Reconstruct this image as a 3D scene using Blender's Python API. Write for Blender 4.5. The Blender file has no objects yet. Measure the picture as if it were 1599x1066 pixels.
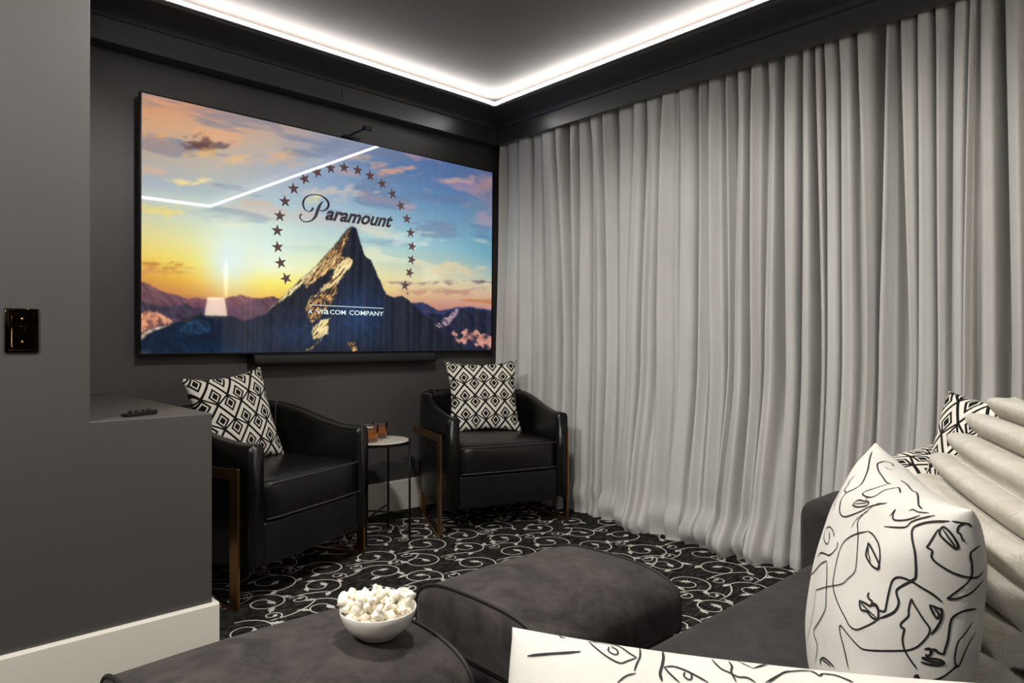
import bpy, bmesh, math, random
import numpy as np
from mathutils import Vector, Matrix
from mathutils.bvhtree import BVHTree

random.seed(7)
SC = bpy.context.scene
COL = SC.collection

# ------------------------------------------------------------------ camera
FPX, U0, V0 = 1058.0, 799.5, 535.0
EYE = 0.98
fw = Vector((.6832, .7302, 0)).normalized()
rt = Vector((fw.y, -fw.x, 0))
cam_d = bpy.data.cameras.new('camera')
cam_d.sensor_width = 36.0
cam_d.lens = 36.0 * FPX / 1599.0
cam_d.shift_y = 2.0 / 1599.0
cam_d.clip_start = 0.02
cam = bpy.data.objects.new('camera', cam_d)
COL.objects.link(cam)
cam.matrix_world = Matrix(((rt.x, 0, -fw.x, 0), (rt.y, 0, -fw.y, 0), (0, 1, 0, EYE), (0, 0, 0, 1)))
SC.camera = cam
CAM = Vector((0, 0, EYE))

def ray(u, v):
    return fw + rt * ((u - U0) / FPX) + Vector((0, 0, (V0 - v) / FPX))

# ------------------------------------------------------------------ world, exposure, lights
w = bpy.data.worlds.new('world')
SC.world = w
w.use_nodes = True
w.node_tree.nodes['Background'].inputs[0].default_value = (.9, .95, 1, 1)
w.node_tree.nodes['Background'].inputs[1].default_value = 0.0
vs = SC.view_settings
vs.view_transform = 'Standard'
vs.look = 'None'
vs.exposure = 0.0
vs.gamma = 1.0
vs.use_curve_mapping = False

LED_STRENGTH = 38.0
SHADE_STRENGTH = 18.0
FILL_POWER = 21.0
CEIL = 2.468
# fill lights added out of view in the tray ceiling (x, y, power factor)
FILL_LIGHTS = [(1.05, 1.3, 1.45), (-.9, .9, 2.8), (.1, -.7, .35)]

def fill_lamp(x, y, f):
    ld = bpy.data.lights.new('fill_lamp', 'SPOT')
    ld.energy = FILL_POWER * f * 4
    ld.spot_size = math.radians(172)
    ld.spot_blend = .3
    ld.shadow_soft_size = .09
    ld.color = (1, .962, .91)
    o = bpy.data.objects.new('fill_lamp', ld)
    COL.objects.link(o)
    o.location = (x, y, CEIL - .03)
    return o

# ------------------------------------------------------------------ helpers
def s2l(c):
    c = np.asarray(c, float) / 255.0
    return np.where(c <= .04045, c / 12.92, ((c + .055) / 1.055) ** 2.4)

def rgb(r, g, b):
    return tuple(float(x) for x in s2l((r, g, b))) + (1.0,)

class NT:
    """tiny node-tree helper"""
    def __init__(self, name):
        self.m = bpy.data.materials.new(name)
        self.m.use_nodes = True
        self.t = self.m.node_tree
        self.b = self.t.nodes['Principled BSDF']
        self.out = self.t.nodes['Material Output']
    def n(self, kind, **kw):
        nd = self.t.nodes.new(kind)
        for k, v in kw.items():
            if k.startswith('_'):
                setattr(nd, k[1:], v)
            else:
                nd.inputs[k.replace('__', ' ')].default_value = v
        return nd
    def l(self, a, b):
        self.t.links.new(a, b)
    def math(self, op, a, b=None, c=None):
        nd = self.t.nodes.new('ShaderNodeMath')
        nd.operation = op
        for i, x in enumerate((a, b, c)):
            if x is None:
                continue
            if isinstance(x, (int, float)):
                nd.inputs[i].default_value = x
            else:
                self.l(x, nd.inputs[i])
        return nd.outputs[0]
    def set(self, **kw):
        for k, v in kw.items():
            self.b.inputs[k.replace('__', ' ')].default_value = v
        return self
    def coord(self, which='Object', scale=(1, 1, 1)):
        tc = self.n('ShaderNodeTexCoord')
        mp = self.n('ShaderNodeMapping')
        mp.inputs['Scale'].default_value = scale
        self.l(tc.outputs[which], mp.inputs['Vector'])
        return mp.outputs[0]
    def noise(self, vec, scale, detail=3, rough=.5, dist=0):
        nd = self.n('ShaderNodeTexNoise', Scale=scale, Detail=detail, Roughness=rough, Distortion=dist)
        self.l(vec, nd.inputs['Vector'])
        return nd.outputs[0]
    def ramp(self, fac, stops):
        nd = self.n('ShaderNodeValToRGB')
        cr = nd.color_ramp
        while len(cr.elements) > 1:
            cr.elements.remove(cr.elements[-1])
        cr.elements[0].position, cr.elements[0].color = stops[0]
        for p, c in stops[1:]:
            e = cr.elements.new(p)
            e.color = c
        self.l(fac, nd.inputs[0])
        return nd.outputs[0]
    def bump(self, h, strength=.3, dist=.002):
        nd = self.n('ShaderNodeBump', Strength=strength, Distance=dist)
        self.l(h, nd.inputs['Height'])
        self.l(nd.outputs[0], self.b.inputs['Normal'])

def paint(name, c, rough=.5, var=.06, spec=.4):
    t = NT(name)
    v = t.coord('Object')
    n1 = t.noise(v, 1.7, 4)
    lo = tuple(x * (1 - var) for x in c[:3]) + (1,)
    hi = tuple(x * (1 + var) for x in c[:3]) + (1,)
    t.l(t.ramp(n1, [(.3, lo), (.7, hi)]), t.b.inputs['Base Color'])
    t.set(Roughness=rough)
    t.b.inputs['Specular IOR Level'].default_value = spec
    n2 = t.noise(v, 160, 2)
    t.bump(n2, .08, .001)
    return t.m

def plain(name, c, rough=.5, metal=0.0, spec=.5, bump=0, bscale=200, **kw):
    t = NT(name)
    t.set(Roughness=rough, Metallic=metal)
    t.b.inputs['Specular IOR Level'].default_value = spec
    v = t.coord('Object')
    n1 = t.noise(v, 14, 3)
    lo = tuple(x * .92 for x in c[:3]) + (1,)
    hi = tuple(min(1, x * 1.06) for x in c[:3]) + (1,)
    t.l(t.ramp(n1, [(.3, lo), (.7, hi)]), t.b.inputs['Base Color'])
    for k, x in kw.items():
        t.b.inputs[k.replace('__', ' ')].default_value = x
    if bump:
        t.bump(t.noise(v, bscale, 3), bump, .001)
    return t.m

def emit(name, c, s):
    t = NT(name)
    t.set(Roughness=.5)
    t.b.inputs['Base Color'].default_value = (.8, .8, .8, 1)
    t.b.inputs['Emission Color'].default_value = c
    t.b.inputs['Emission Strength'].default_value = s
    return t.m

def velvet(name, lo, hi, rough=.75, sheen=.25, scale=7):
    t = NT(name)
    v = t.coord('Object')
    n1 = t.noise(v, scale, 6, .62, 1.2)
    n2 = t.noise(v, scale * 5, 4, .6, .4)
    mix = t.math('ADD', t.math('MULTIPLY', n1, .75), t.math('MULTIPLY', n2, .25))
    t.l(t.ramp(mix, [(.36, lo), (.5, tuple((a + b) / 2 for a, b in zip(lo, hi))), (.64, hi)]), t.b.inputs['Base Color'])
    t.set(Roughness=rough)
    t.b.inputs['Specular IOR Level'].default_value = .15
    t.b.inputs['Sheen Weight'].default_value = sheen
    t.b.inputs['Sheen Roughness'].default_value = .45
    t.b.inputs['Sheen Tint'].default_value = (.9, .85, .82, 1)
    n3 = t.noise(v, 420, 2)
    t.bump(t.math('ADD', n3, t.math('MULTIPLY', n1, 2.0)), .25, .003)
    return t.m

def mkobj(name, me, mat=None, parent=None, smooth=False):
    if mat is not None:
        me.materials.append(mat)
    if smooth:
        me.shade_smooth()
    o = bpy.data.objects.new(name, me)
    COL.objects.link(o)
    if parent is not None:
        o.parent = parent
    return o

def from_py(name, v, f, mat=None, parent=None, smooth=False):
    me = bpy.data.meshes.new(name)
    me.from_pydata([tuple(map(float, p)) for p in v], [], f)
    me.update()
    return mkobj(name, me, mat, parent, smooth)

def from_bm(name, bm, mat=None, parent=None, smooth=False):
    bmesh.ops.recalc_face_normals(bm, faces=bm.faces)
    me = bpy.data.meshes.new(name)
    bm.to_mesh(me)
    bm.free()
    return mkobj(name, me, mat, parent, smooth)

def bm_box(bm, lo, hi, bevel=0, seg=2, mat=None):
    r = bmesh.ops.create_cube(bm, size=1)
    vs_ = r['verts']
    c = [(a + b) / 2 for a, b in zip(lo, hi)]
    s = [b - a for a, b in zip(lo, hi)]
    for v in vs_:
        v.co = Vector((v.co.x * s[0] + c[0], v.co.y * s[1] + c[1], v.co.z * s[2] + c[2]))
        if mat is not None:
            v.co = mat @ v.co
    if bevel:
        es = {e for v in vs_ for e in v.link_edges}
        bmesh.ops.bevel(bm, geom=list(es), offset=bevel, segments=seg, affect='EDGES', profile=.6)

def box(name, lo, hi, mat, parent=None, bevel=0, seg=2, smooth=False):
    bm = bmesh.new()
    bm_box(bm, lo, hi, bevel, seg)
    return from_bm(name, bm, mat, parent, smooth)

def bm_tube(bm, pts, r, n=8, closed=False, caps=True):
    pts = [Vector(p) for p in pts]
    rs = r if isinstance(r, (list, tuple)) else [r] * len(pts)
    rings = []
    N = len(pts)
    prev = None
    for i, p in enumerate(pts):
        a = pts[(i - 1) % N] if (closed or i > 0) else p
        b = pts[(i + 1) % N] if (closed or i < N - 1) else p
        t = (b - a)
        if t.length < 1e-9:
            t = Vector((0, 0, 1))
        t.normalize()
        if prev is None:
            x = t.orthogonal().normalized()
        else:
            x = (prev - t * prev.dot(t))
            if x.length < 1e-6:
                x = t.orthogonal()
            x.normalize()
        prev = x
        y = t.cross(x)
        rings.append([bm.verts.new(p + (x * math.cos(2 * math.pi * k / n) + y * math.sin(2 * math.pi * k / n)) * rs[i]) for k in range(n)])
    for i in range(N if closed else N - 1):
        A, B = rings[i], rings[(i + 1) % N]
        for k in range(n):
            bm.faces.new((A[k], A[(k + 1) % n], B[(k + 1) % n], B[k]))
    if caps and not closed:
        bm.faces.new(rings[0][::-1])
        bm.faces.new(rings[-1])

def tube(name, pts, r, mat, parent=None, n=8, closed=False, smooth=True):
    bm = bmesh.new()
    bm_tube(bm, pts, r, n, closed)
    return from_bm(name, bm, mat, parent, smooth)

def lathe(name, prof, mat, parent=None, n=40, smooth=True, center=(0, 0), closed=False):
    v, f = [], []
    for (r, z) in prof:
        for k in range(n):
            a = 2 * math.pi * k / n
            v.append((center[0] + max(r, 1e-5) * math.cos(a), center[1] + max(r, 1e-5) * math.sin(a), z))
    m = len(prof)
    for i in range(m if closed else m - 1):
        j = (i + 1) % m
        for k in range(n):
            k2 = (k + 1) % n
            f.append((i * n + k, i * n + k2, j * n + k2, j * n + k))
    o = from_py(name, v, f, mat, parent, smooth)
    return o

def extrude_poly(name, pts, axis, a, b, mat, parent=None, smooth=False):
    """pts = 2D outline; extruded between a and b on the axis ('x','y','z')"""
    def P(p, t):
        return {'x': (t, p[0], p[1]), 'y': (p[0], t, p[1]), 'z': (p[0], p[1], t)}[axis]
    bm = bmesh.new()
    A = [bm.verts.new(P(p, a)) for p in pts]
    B = [bm.verts.new(P(p, b)) for p in pts]
    bm.faces.new(A)
    bm.faces.new(B[::-1])
    for i in range(len(pts)):
        j = (i + 1) % len(pts)
        bm.faces.new((A[i], B[i], B[j], A[j]))
    return from_bm(name, bm, mat, parent, smooth)

def empty(name, loc=(0, 0, 0), rz=0):
    o = bpy.data.objects.new(name, None)
    o.empty_display_size = .05
    COL.objects.link(o)
    o.location = loc
    o.rotation_euler = (0, 0, rz)
    return o

def tag(o, label=None, cat=None, group=None, kind=None):
    if label: o['label'] = label
    if cat: o['category'] = cat
    if group: o['group'] = group
    if kind: o['kind'] = kind
    return o

def st(o, label=None):
    o['kind'] = 'structure'
    if label: o['label'] = label
    return o

def catmull(pts, sub=6, closed=False):
    P = [np.array(p, float) for p in pts]
    out = []
    n = len(P)
    rng = range(n if closed else n - 1)
    for i in rng:
        p1, p2 = P[i], P[(i + 1) % n]
        p0 = P[i - 1] if (closed or i > 0) else p1 + (p1 - p2)
        p3 = P[(i + 2) % n] if (closed or i < n - 2) else p2 + (p2 - p1)
        for k in range(sub):
            t = k / sub
            out.append(.5 * ((2 * p1) + (-p0 + p2) * t + (2 * p0 - 5 * p1 + 4 * p2 - p3) * t * t + (-p0 + 3 * p1 - 3 * p2 + p3) * t ** 3))
    if not closed:
        out.append(P[-1])
    return out

def sstep(a, b, x):
    t = np.clip((x - a) / (b - a), 0, 1)
    return t * t * (3 - 2 * t)

def vnoise(x, y, seed=0):
    """value noise on numpy arrays"""
    xi = np.floor(x).astype(int); yi = np.floor(y).astype(int)
    fx = x - xi; fy = y - yi
    fx = fx * fx * (3 - 2 * fx); fy = fy * fy * (3 - 2 * fy)
    def h(a, b):
        n = (a * 374761393 + b * 668265263 + seed * 982451653) & 0x7fffffff
        n = ((n ^ (n >> 13)) * 1274126177) & 0x7fffffff
        return ((n ^ (n >> 16)) & 0xffff) / 65535.0
    return (h(xi, yi) * (1 - fx) + h(xi + 1, yi) * fx) * (1 - fy) + (h(xi, yi + 1) * (1 - fx) + h(xi + 1, yi + 1) * fx) * fy

def fbm(x, y, o=4, seed=0):
    s = 0; a = .5; tot = 0
    for i in range(o):
        s = s + a * vnoise(x, y, seed + i * 17); tot += a
        x = x * 2.03 + 11.3; y = y * 2.03 + 5.7; a *= .5
    return s / tot

# ------------------------------------------------------------------ materials
M_WALL = paint('charcoal_wall_paint', rgb(75, 73, 71), .48, .07, .35)
M_TRIM = paint('satin_charcoal_trim', rgb(62, 61, 62), .33, .05, .5)
M_CEIL = paint('warm_grey_ceiling_paint', rgb(112, 104, 99), .6, .04, .3)
M_BASE = paint('white_baseboard_paint', rgb(226, 221, 208), .4, .03, .4)
M_BRASS = plain('antique_bronze', rgb(176, 134, 92), .30, 1.0)
M_BLACKMET = plain('black_metal', rgb(24, 23, 22), .4, .6)
M_BLACKPL = plain('black_plastic', rgb(16, 16, 17), .38)
M_SATINBAR = plain('dark_fabric_grille', rgb(26, 26, 28), .62, bump=.3, bscale=900)
M_SOFA = velvet('charcoal_sofa_velvet', rgb(42, 40, 39), rgb(60, 57, 56), .8, .12, 9)
M_OTTO = velvet('crushed_charcoal_velvet', rgb(36, 33, 32), rgb(74, 68, 66), .72, .16, 8)
M_PIPE = plain('dark_piping_cord', rgb(26, 24, 24), .6)
M_STONE = plain('pale_stone_top', rgb(222, 216, 204), .3)
M_BOWL = plain('white_glazed_ceramic', rgb(236, 231, 221), .18, spec=.5)
M_INK = plain('black_ink_print', rgb(20, 19, 19), .75)
M_WHITE = plain('white_cotton', rgb(217, 213, 205), .85, bump=.25, bscale=700)
M_LEDS = emit('led_diffuser', (1, .985, .96, 1), LED_STRENGTH)
M_VINE = plain('ivory_carpet_yarn', rgb(218, 214, 205), .95, bump=.5, bscale=500)

def leather():
    t = NT('black_leather')
    v = t.coord('Object')
    n = t.noise(v, 6, 4)
    t.l(t.ramp(n, [(.3, rgb(9, 9, 9)), (.7, rgb(16, 15, 15))]), t.b.inputs['Base Color'])
    vo = t.n('ShaderNodeTexVoronoi', Scale=260)
    t.l(v, vo.inputs['Vector'])
    big = t.noise(v, 9, 3, .5, .5)
    h = t.math('ADD', t.math('MULTIPLY', vo.outputs[0], .25), t.math('MULTIPLY', big, 2.5))
    t.bump(h, .22, .004)
    r = t.n('ShaderNodeMapRange')
    t.l(t.noise(v, 22, 3), r.inputs[0])
    r.inputs[3].default_value = .24
    r.inputs[4].default_value = .40
    t.l(r.outputs[0], t.b.inputs['Roughness'])
    t.b.inputs['Specular IOR Level'].default_value = .45
    return t.m
M_LEATHER = leather()
M_STITCH = plain('grey_stitch_thread', rgb(70, 66, 63), .6)

def curtain_mat():
    t = NT('silver_velvet_curtain')
    v = t.coord('Object', (1, 1, .16))
    n1 = t.noise(v, 9, 4, .55)
    v2 = t.coord('Object', (1, 1, 9))
    n2 = t.noise(v2, 5, 4, .7, .6)
    mix = t.math('ADD', t.math('MULTIPLY', n1, .88), t.math('MULTIPLY', n2, .12))
    t.l(t.ramp(mix, [(.3, rgb(194, 192, 189)), (.7, rgb(212, 210, 206))]), t.b.inputs['Base Color'])
    t.set(Roughness=.7)
    t.b.inputs['Specular IOR Level'].default_value = .25
    t.b.inputs['Sheen Weight'].default_value = .2
    t.b.inputs['Sheen Roughness'].default_value = .4
    t.bump(t.math('ADD', t.math('MULTIPLY', n2, .5), t.noise(t.coord('Object'), 300, 2)), .08, .002)
    return t.m
M_CURT = curtain_mat()

def carpet_mat():
    t = NT('black_streaked_carpet')
    v = t.coord('Object', (1, 16, 1))
    tc = t.coord('Object')
    n1 = t.noise(v, 16, 4, .7)
    n2 = t.noise(tc, 500, 2)
    t.l(t.ramp(n1, [(.42, rgb(15, 15, 15)), (.53, rgb(34, 33, 31)), (.66, rgb(120, 116, 110))]), t.b.inputs['Base Color'])
    t.set(Roughness=.95)
    t.b.inputs['Specular IOR Level'].default_value = .1
    t.bump(t.math('ADD', n2, n1), .5, .003)
    return t.m
M_CARPET = carpet_mat()

def geo_mat(name, cell):
    t = NT(name)
    tc = t.n('ShaderNodeTexCoord')
    sp = t.n('ShaderNodeSeparateXYZ')
    t.l(tc.outputs['Object'], sp.inputs[0])
    U = cell / 265.0
    x = t.math('DIVIDE', sp.outputs[0], U)
    z = t.math('DIVIDE', sp.outputs[2], U)
    def wrap(s, shift, per, off):
        a = t.math('ADD', s, shift)
        m = t.math('FLOORED_MODULO', a, per)
        return t.math('SUBTRACT', m, off)
    wx = t.math('ABSOLUTE', wrap(x, 132.5, 265, 132.5))
    wxb = t.math('ABSOLUTE', wrap(x, 0, 265, 132.5))
    za = wrap(z, 88, 245, 88)
    zb = wrap(z, 88 + 157, 245, 157)
    dA = t.math('ADD', t.math('DIVIDE', wx, 132.5), t.math('MAXIMUM', t.math('DIVIDE', za, 157), t.math('DIVIDE', za, -88)))
    qa = t.math('ADD', t.math('DIVIDE', wx, 70), t.math('DIVIDE', t.math('ABSOLUTE', za), 86))
    qb = t.math('ADD', t.math('DIVIDE', wxb, 70), t.math('DIVIDE', t.math('ABSOLUTE', zb), 86))
    q = t.math('MINIMUM', qa, qb)
    line = t.math('LESS_THAN', t.math('ABSOLUTE', t.math('SUBTRACT', dA, 1.0)), .115)
    core = t.math('LESS_THAN', q, .46)
    ring = t.math('MULTIPLY', t.math('GREATER_THAN', q, .66), t.math('LESS_THAN', q, 1.0))
    blk = t.math('MAXIMUM', line, t.math('MAXIMUM', core, ring))
    mx = t.n('ShaderNodeMix', _data_type='RGBA')
    t.l(blk, mx.inputs[0])
    mx.inputs[6].default_value = rgb(228, 222, 210)
    mx.inputs[7].default_value = rgb(24, 23, 22)
    t.l(mx.outputs[2], t.b.inputs['Base Color'])
    t.set(Roughness=.9)
    t.b.inputs['Specular IOR Level'].default_value = .15
    wv = t.coord('Object')
    t.bump(t.math('ADD', t.noise(wv, 600, 2), t.math('MULTIPLY', blk, -1.0)), .35, .002)
    return t.m
M_GEO = geo_mat('black_ivory_diamond_weave', .114)
M_GEO2 = geo_mat('black_ivory_small_diamond_weave', .080)

def plush_mat():
    t = NT('cream_plush_fur')
    v = t.coord('Object', (1, 1, 1))
    n1 = t.noise(v, 26, 5, .65, .8)
    n2 = t.noise(v, 240, 4, .75, 1.5)
    t.l(t.ramp(n1, [(.3, rgb(216, 206, 184)), (.6, rgb(236, 229, 213))]), t.b.inputs['Base Color'])
    t.set(Roughness=.95)
    t.b.inputs['Specular IOR Level'].default_value = .05
    t.b.inputs['Sheen Weight'].default_value = .5
    t.b.inputs['Subsurface Weight'].default_value = .12
    t.b.inputs['Subsurface Radius'].default_value = (.02, .015, .01)
    t.bump(t.math('ADD', t.math('MULTIPLY', n1, 1.2), n2), .8, .006)
    return t.m
M_PLUSH = plush_mat()

def glass(name, c=(1, 1, 1, 1), ior=1.48, rough=0.0):
    t = NT(name)
    t.set(Roughness=rough, IOR=ior)
    t.b.inputs['Base Color'].default_value = c
    t.b.inputs['Transmission Weight'].default_value = 1.0
    return t.m
M_GLASS = glass('clear_glass')
M_WHISKY = glass('amber_spirit', rgb(255, 158, 66), 1.36)
M_WHISKY.node_tree.nodes['Principled BSDF'].inputs['Transmission Weight'].default_value = .8
M_ICE = glass('ice', (.97, .98, 1, 1), 1.31, .12)

# ------------------------------------------------------------------ room shell
XR, YF = 3.16, 3.36          # right wall, TV wall
XL, YB = -1.75, -1.70        # left wall, back wall
LEDGE_Y, LEDGE_X, COL_X, LEDGE_Z = 2.17, .757, .430, .762
FX, FY = 2.93, 3.27          # fascia planes
st(box('floor', (XL, YB, -.05), (XR, YF, 0), M_CARPET), 'black streaked carpet woven with ivory scrolling vines')
st(box('ceiling', (XL, YB, CEIL), (XR, YF, CEIL + .05), M_CEIL), 'warm grey painted tray ceiling')
st(box('wall_front', (XL, YF, 0), (XR, YF + .08, CEIL), M_WALL), 'dark charcoal wall behind the television')
st(box('wall_right', (XR, YB, 0), (XR + .08, YF, CEIL), M_WALL), 'dark wall behind the curtains')
st(box('wall_back', (XL, YB - .08, 0), (XR, YB, CEIL), M_WALL))
st(box('wall_left', (XL - .08, YB, 0), (XL, YF, CEIL), M_WALL))
st(extrude_poly('wall_pier', [(XL, 0), (LEDGE_X, 0), (LEDGE_X, LEDGE_Z), (COL_X, LEDGE_Z), (COL_X, CEIL), (XL, CEIL)], 'y', LEDGE_Y, YF, M_WALL),
   'charcoal full-height wall pier with a half-height ledge')
bvm = bpy.data.objects['wall_pier'].modifiers.new('soft_edges', 'BEVEL'); bvm.width = .004; bvm.segments = 2

def bb_profile(h, t):
    return [(0, 0), (-t, 0), (-t, h - .006), (-t + .004, h), (0, h)]
def baseboard(name, x0, x1, y, h=.176, t=.016):
    pts = [(y + a, b) for a, b in bb_profile(h, t)]
    return st(extrude_poly(name, pts, 'x', x0, x1, M_BASE))
baseboard('baseboard_front', LEDGE_X + .016, XR, YF)
baseboard('baseboard_left', XL, LEDGE_X + .016, LEDGE_Y)
bb = box('baseboard_ledge', (LEDGE_X, LEDGE_Y, 0), (LEDGE_X + .016, YF - .0, .176), M_BASE, bevel=.002)
st(bb)

# cornice ring: fascia + concave cove + LED strip, following the room outline
RING = [(FX, FY), (COL_X, FY), (COL_X, LEDGE_Y), (XL + .22, LEDGE_Y), (XL + .22, YB + .2), (FX, YB + .2)]
def offset_ring(p):
    n = len(RING)
    out = []
    for i in range(n):
        a, b, c = Vector(RING[i - 1]), Vector(RING[i]), Vector(RING[(i + 1) % n])
        d1 = (b - a).normalized(); d2 = (c - b).normalized()
        n1 = Vector((-d1.y, d1.x)); n2 = Vector((-d2.y, d2.x))   # inward for ccw order
        out.append(b + (n1 + n2) * p / (1 + n1.dot(n2)))
    return out
Z_FB, Z_FT, Z_LIP = 2.258, 2.352, 2.412
COVE = .215
prof = [(0.012, Z_FT), (0.012, Z_FT + .009)]
for k in range(11):
    a = k / 10 * math.pi / 2
    prof.append((COVE * (1 - math.cos(a)), Z_FT + .009 + (Z_LIP - Z_FT - .021) * math.sin(a)))
prof += [(COVE, Z_LIP), (COVE - .012, Z_LIP), (COVE - .02, Z_LIP - .006), (COVE - .14, Z_LIP - .006), (COVE - .16, Z_LIP + .03)]
prof[0] = (-.012, Z_FT); prof[1] = (-.012, Z_FT + .009)
for i in range(len(RING)):
    j = (i + 1) % len(RING)
    v, f = [], []
    for (p, z) in prof:
        q = offset_ring(p)
        v += [(q[i].x, q[i].y, z), (q[j].x, q[j].y, z)]
    for k in range(len(prof) - 1):
        f.append((2 * k, 2 * k + 1, 2 * k + 3, 2 * k + 2))
    o = st(from_py('trim_%d' % (i + 1), v, f, M_TRIM, None, True), 'concave dark cove moulding below the lit ceiling edge')
    # fascia boards (TV side has a butt joint)
    a0, a1 = RING[i], RING[j]
    horiz = abs(a0[1] - a1[1]) < 1e-6
    inward = offset_ring(.01)[i] - Vector(a0)
    cuts = [0, 1]
    if i == 0:
        cuts = [0, (FX - 1.815) / (FX - COL_X), 1]
    for c0, c1 in zip(cuts, cuts[1:]):
        p0 = Vector(a0).lerp(Vector(a1), c0); p1 = Vector(a0).lerp(Vector(a1), c1)
        g = .0012
        back = .089 if i == 0 else .022
        if horiz:
            s = 1 if inward.y < 0 else -1
            lo = (min(p0.x, p1.x) + g, min(p0.y, p0.y + s * back), Z_FB); hi = (max(p0.x, p1.x) - g, max(p0.y, p0.y + s * back), Z_FT)
        else:
            s = 1 if inward.x < 0 else -1
            lo = (min(p0.x, p0.x + s * back), min(p0.y, p1.y) + g, Z_FB); hi = (max(p0.x, p0.x + s * back), max(p0.y, p1.y) - g, Z_FT)
        box('fascia_board', lo, hi, M_TRIM, o, bevel=.0015)
    # LED strip lying in the trough behind the lip
    q0, q1 = offset_ring(COVE - .004), offset_ring(COVE - .021)
    zz = Z_LIP + .019
    A, B, C_, D_ = q0[i], q0[j], q1[j], q1[i]
    v = [(A.x, A.y, zz), (B.x, B.y, zz), (C_.x, C_.y, zz), (D_.x, D_.y, zz), (A.x, A.y, zz - .016), (B.x, B.y, zz - .016), (C_.x, C_.y, zz - .016), (D_.x, D_.y, zz - .016)]
    f = [(0, 3, 2, 1), (4, 5, 6, 7), (0, 1, 5, 4), (1, 2, 6, 5), (2, 3, 7, 6), (3, 0, 4, 7)]
    LED_LABELS = ['white glowing LED strip along the cove above the television', 'white LED strip in the cove beside the pier', 'white LED strip in the cove above the ledge wall',
                  'white LED strip in the cove on the left side', 'white LED strip in the cove behind the sofa', 'white glowing LED strip along the cove above the curtains']
    tag(from_py('led_strip', v, f, M_LEDS), LED_LABELS[i], 'led strip', 'led strips in the ceiling cove')

# added fill lights, out of view, shaped as recessed ceiling fittings
M_FILL = emit('fill_diffuser', (1, .93, .83, 1), 6)
for k, (x, y, fct) in enumerate(FILL_LIGHTS):
    t = empty('fill_downlight', (x, y, CEIL))
    tag(t, 'added, unseen round white recessed downlight in the ceiling over the seating', 'fill_downlight', 'added ceiling fill lights out of view')
    lathe('trim_ring', [(.045, 0), (.062, 0), (.062, -.006), (.045, -.008), (.045, 0)], M_BASE, t, 32)
    lathe('diffuser', [(0, -.003), (.045, -.003)], M_FILL, t, 32)
    fill_lamp(x, y, fct)

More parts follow.
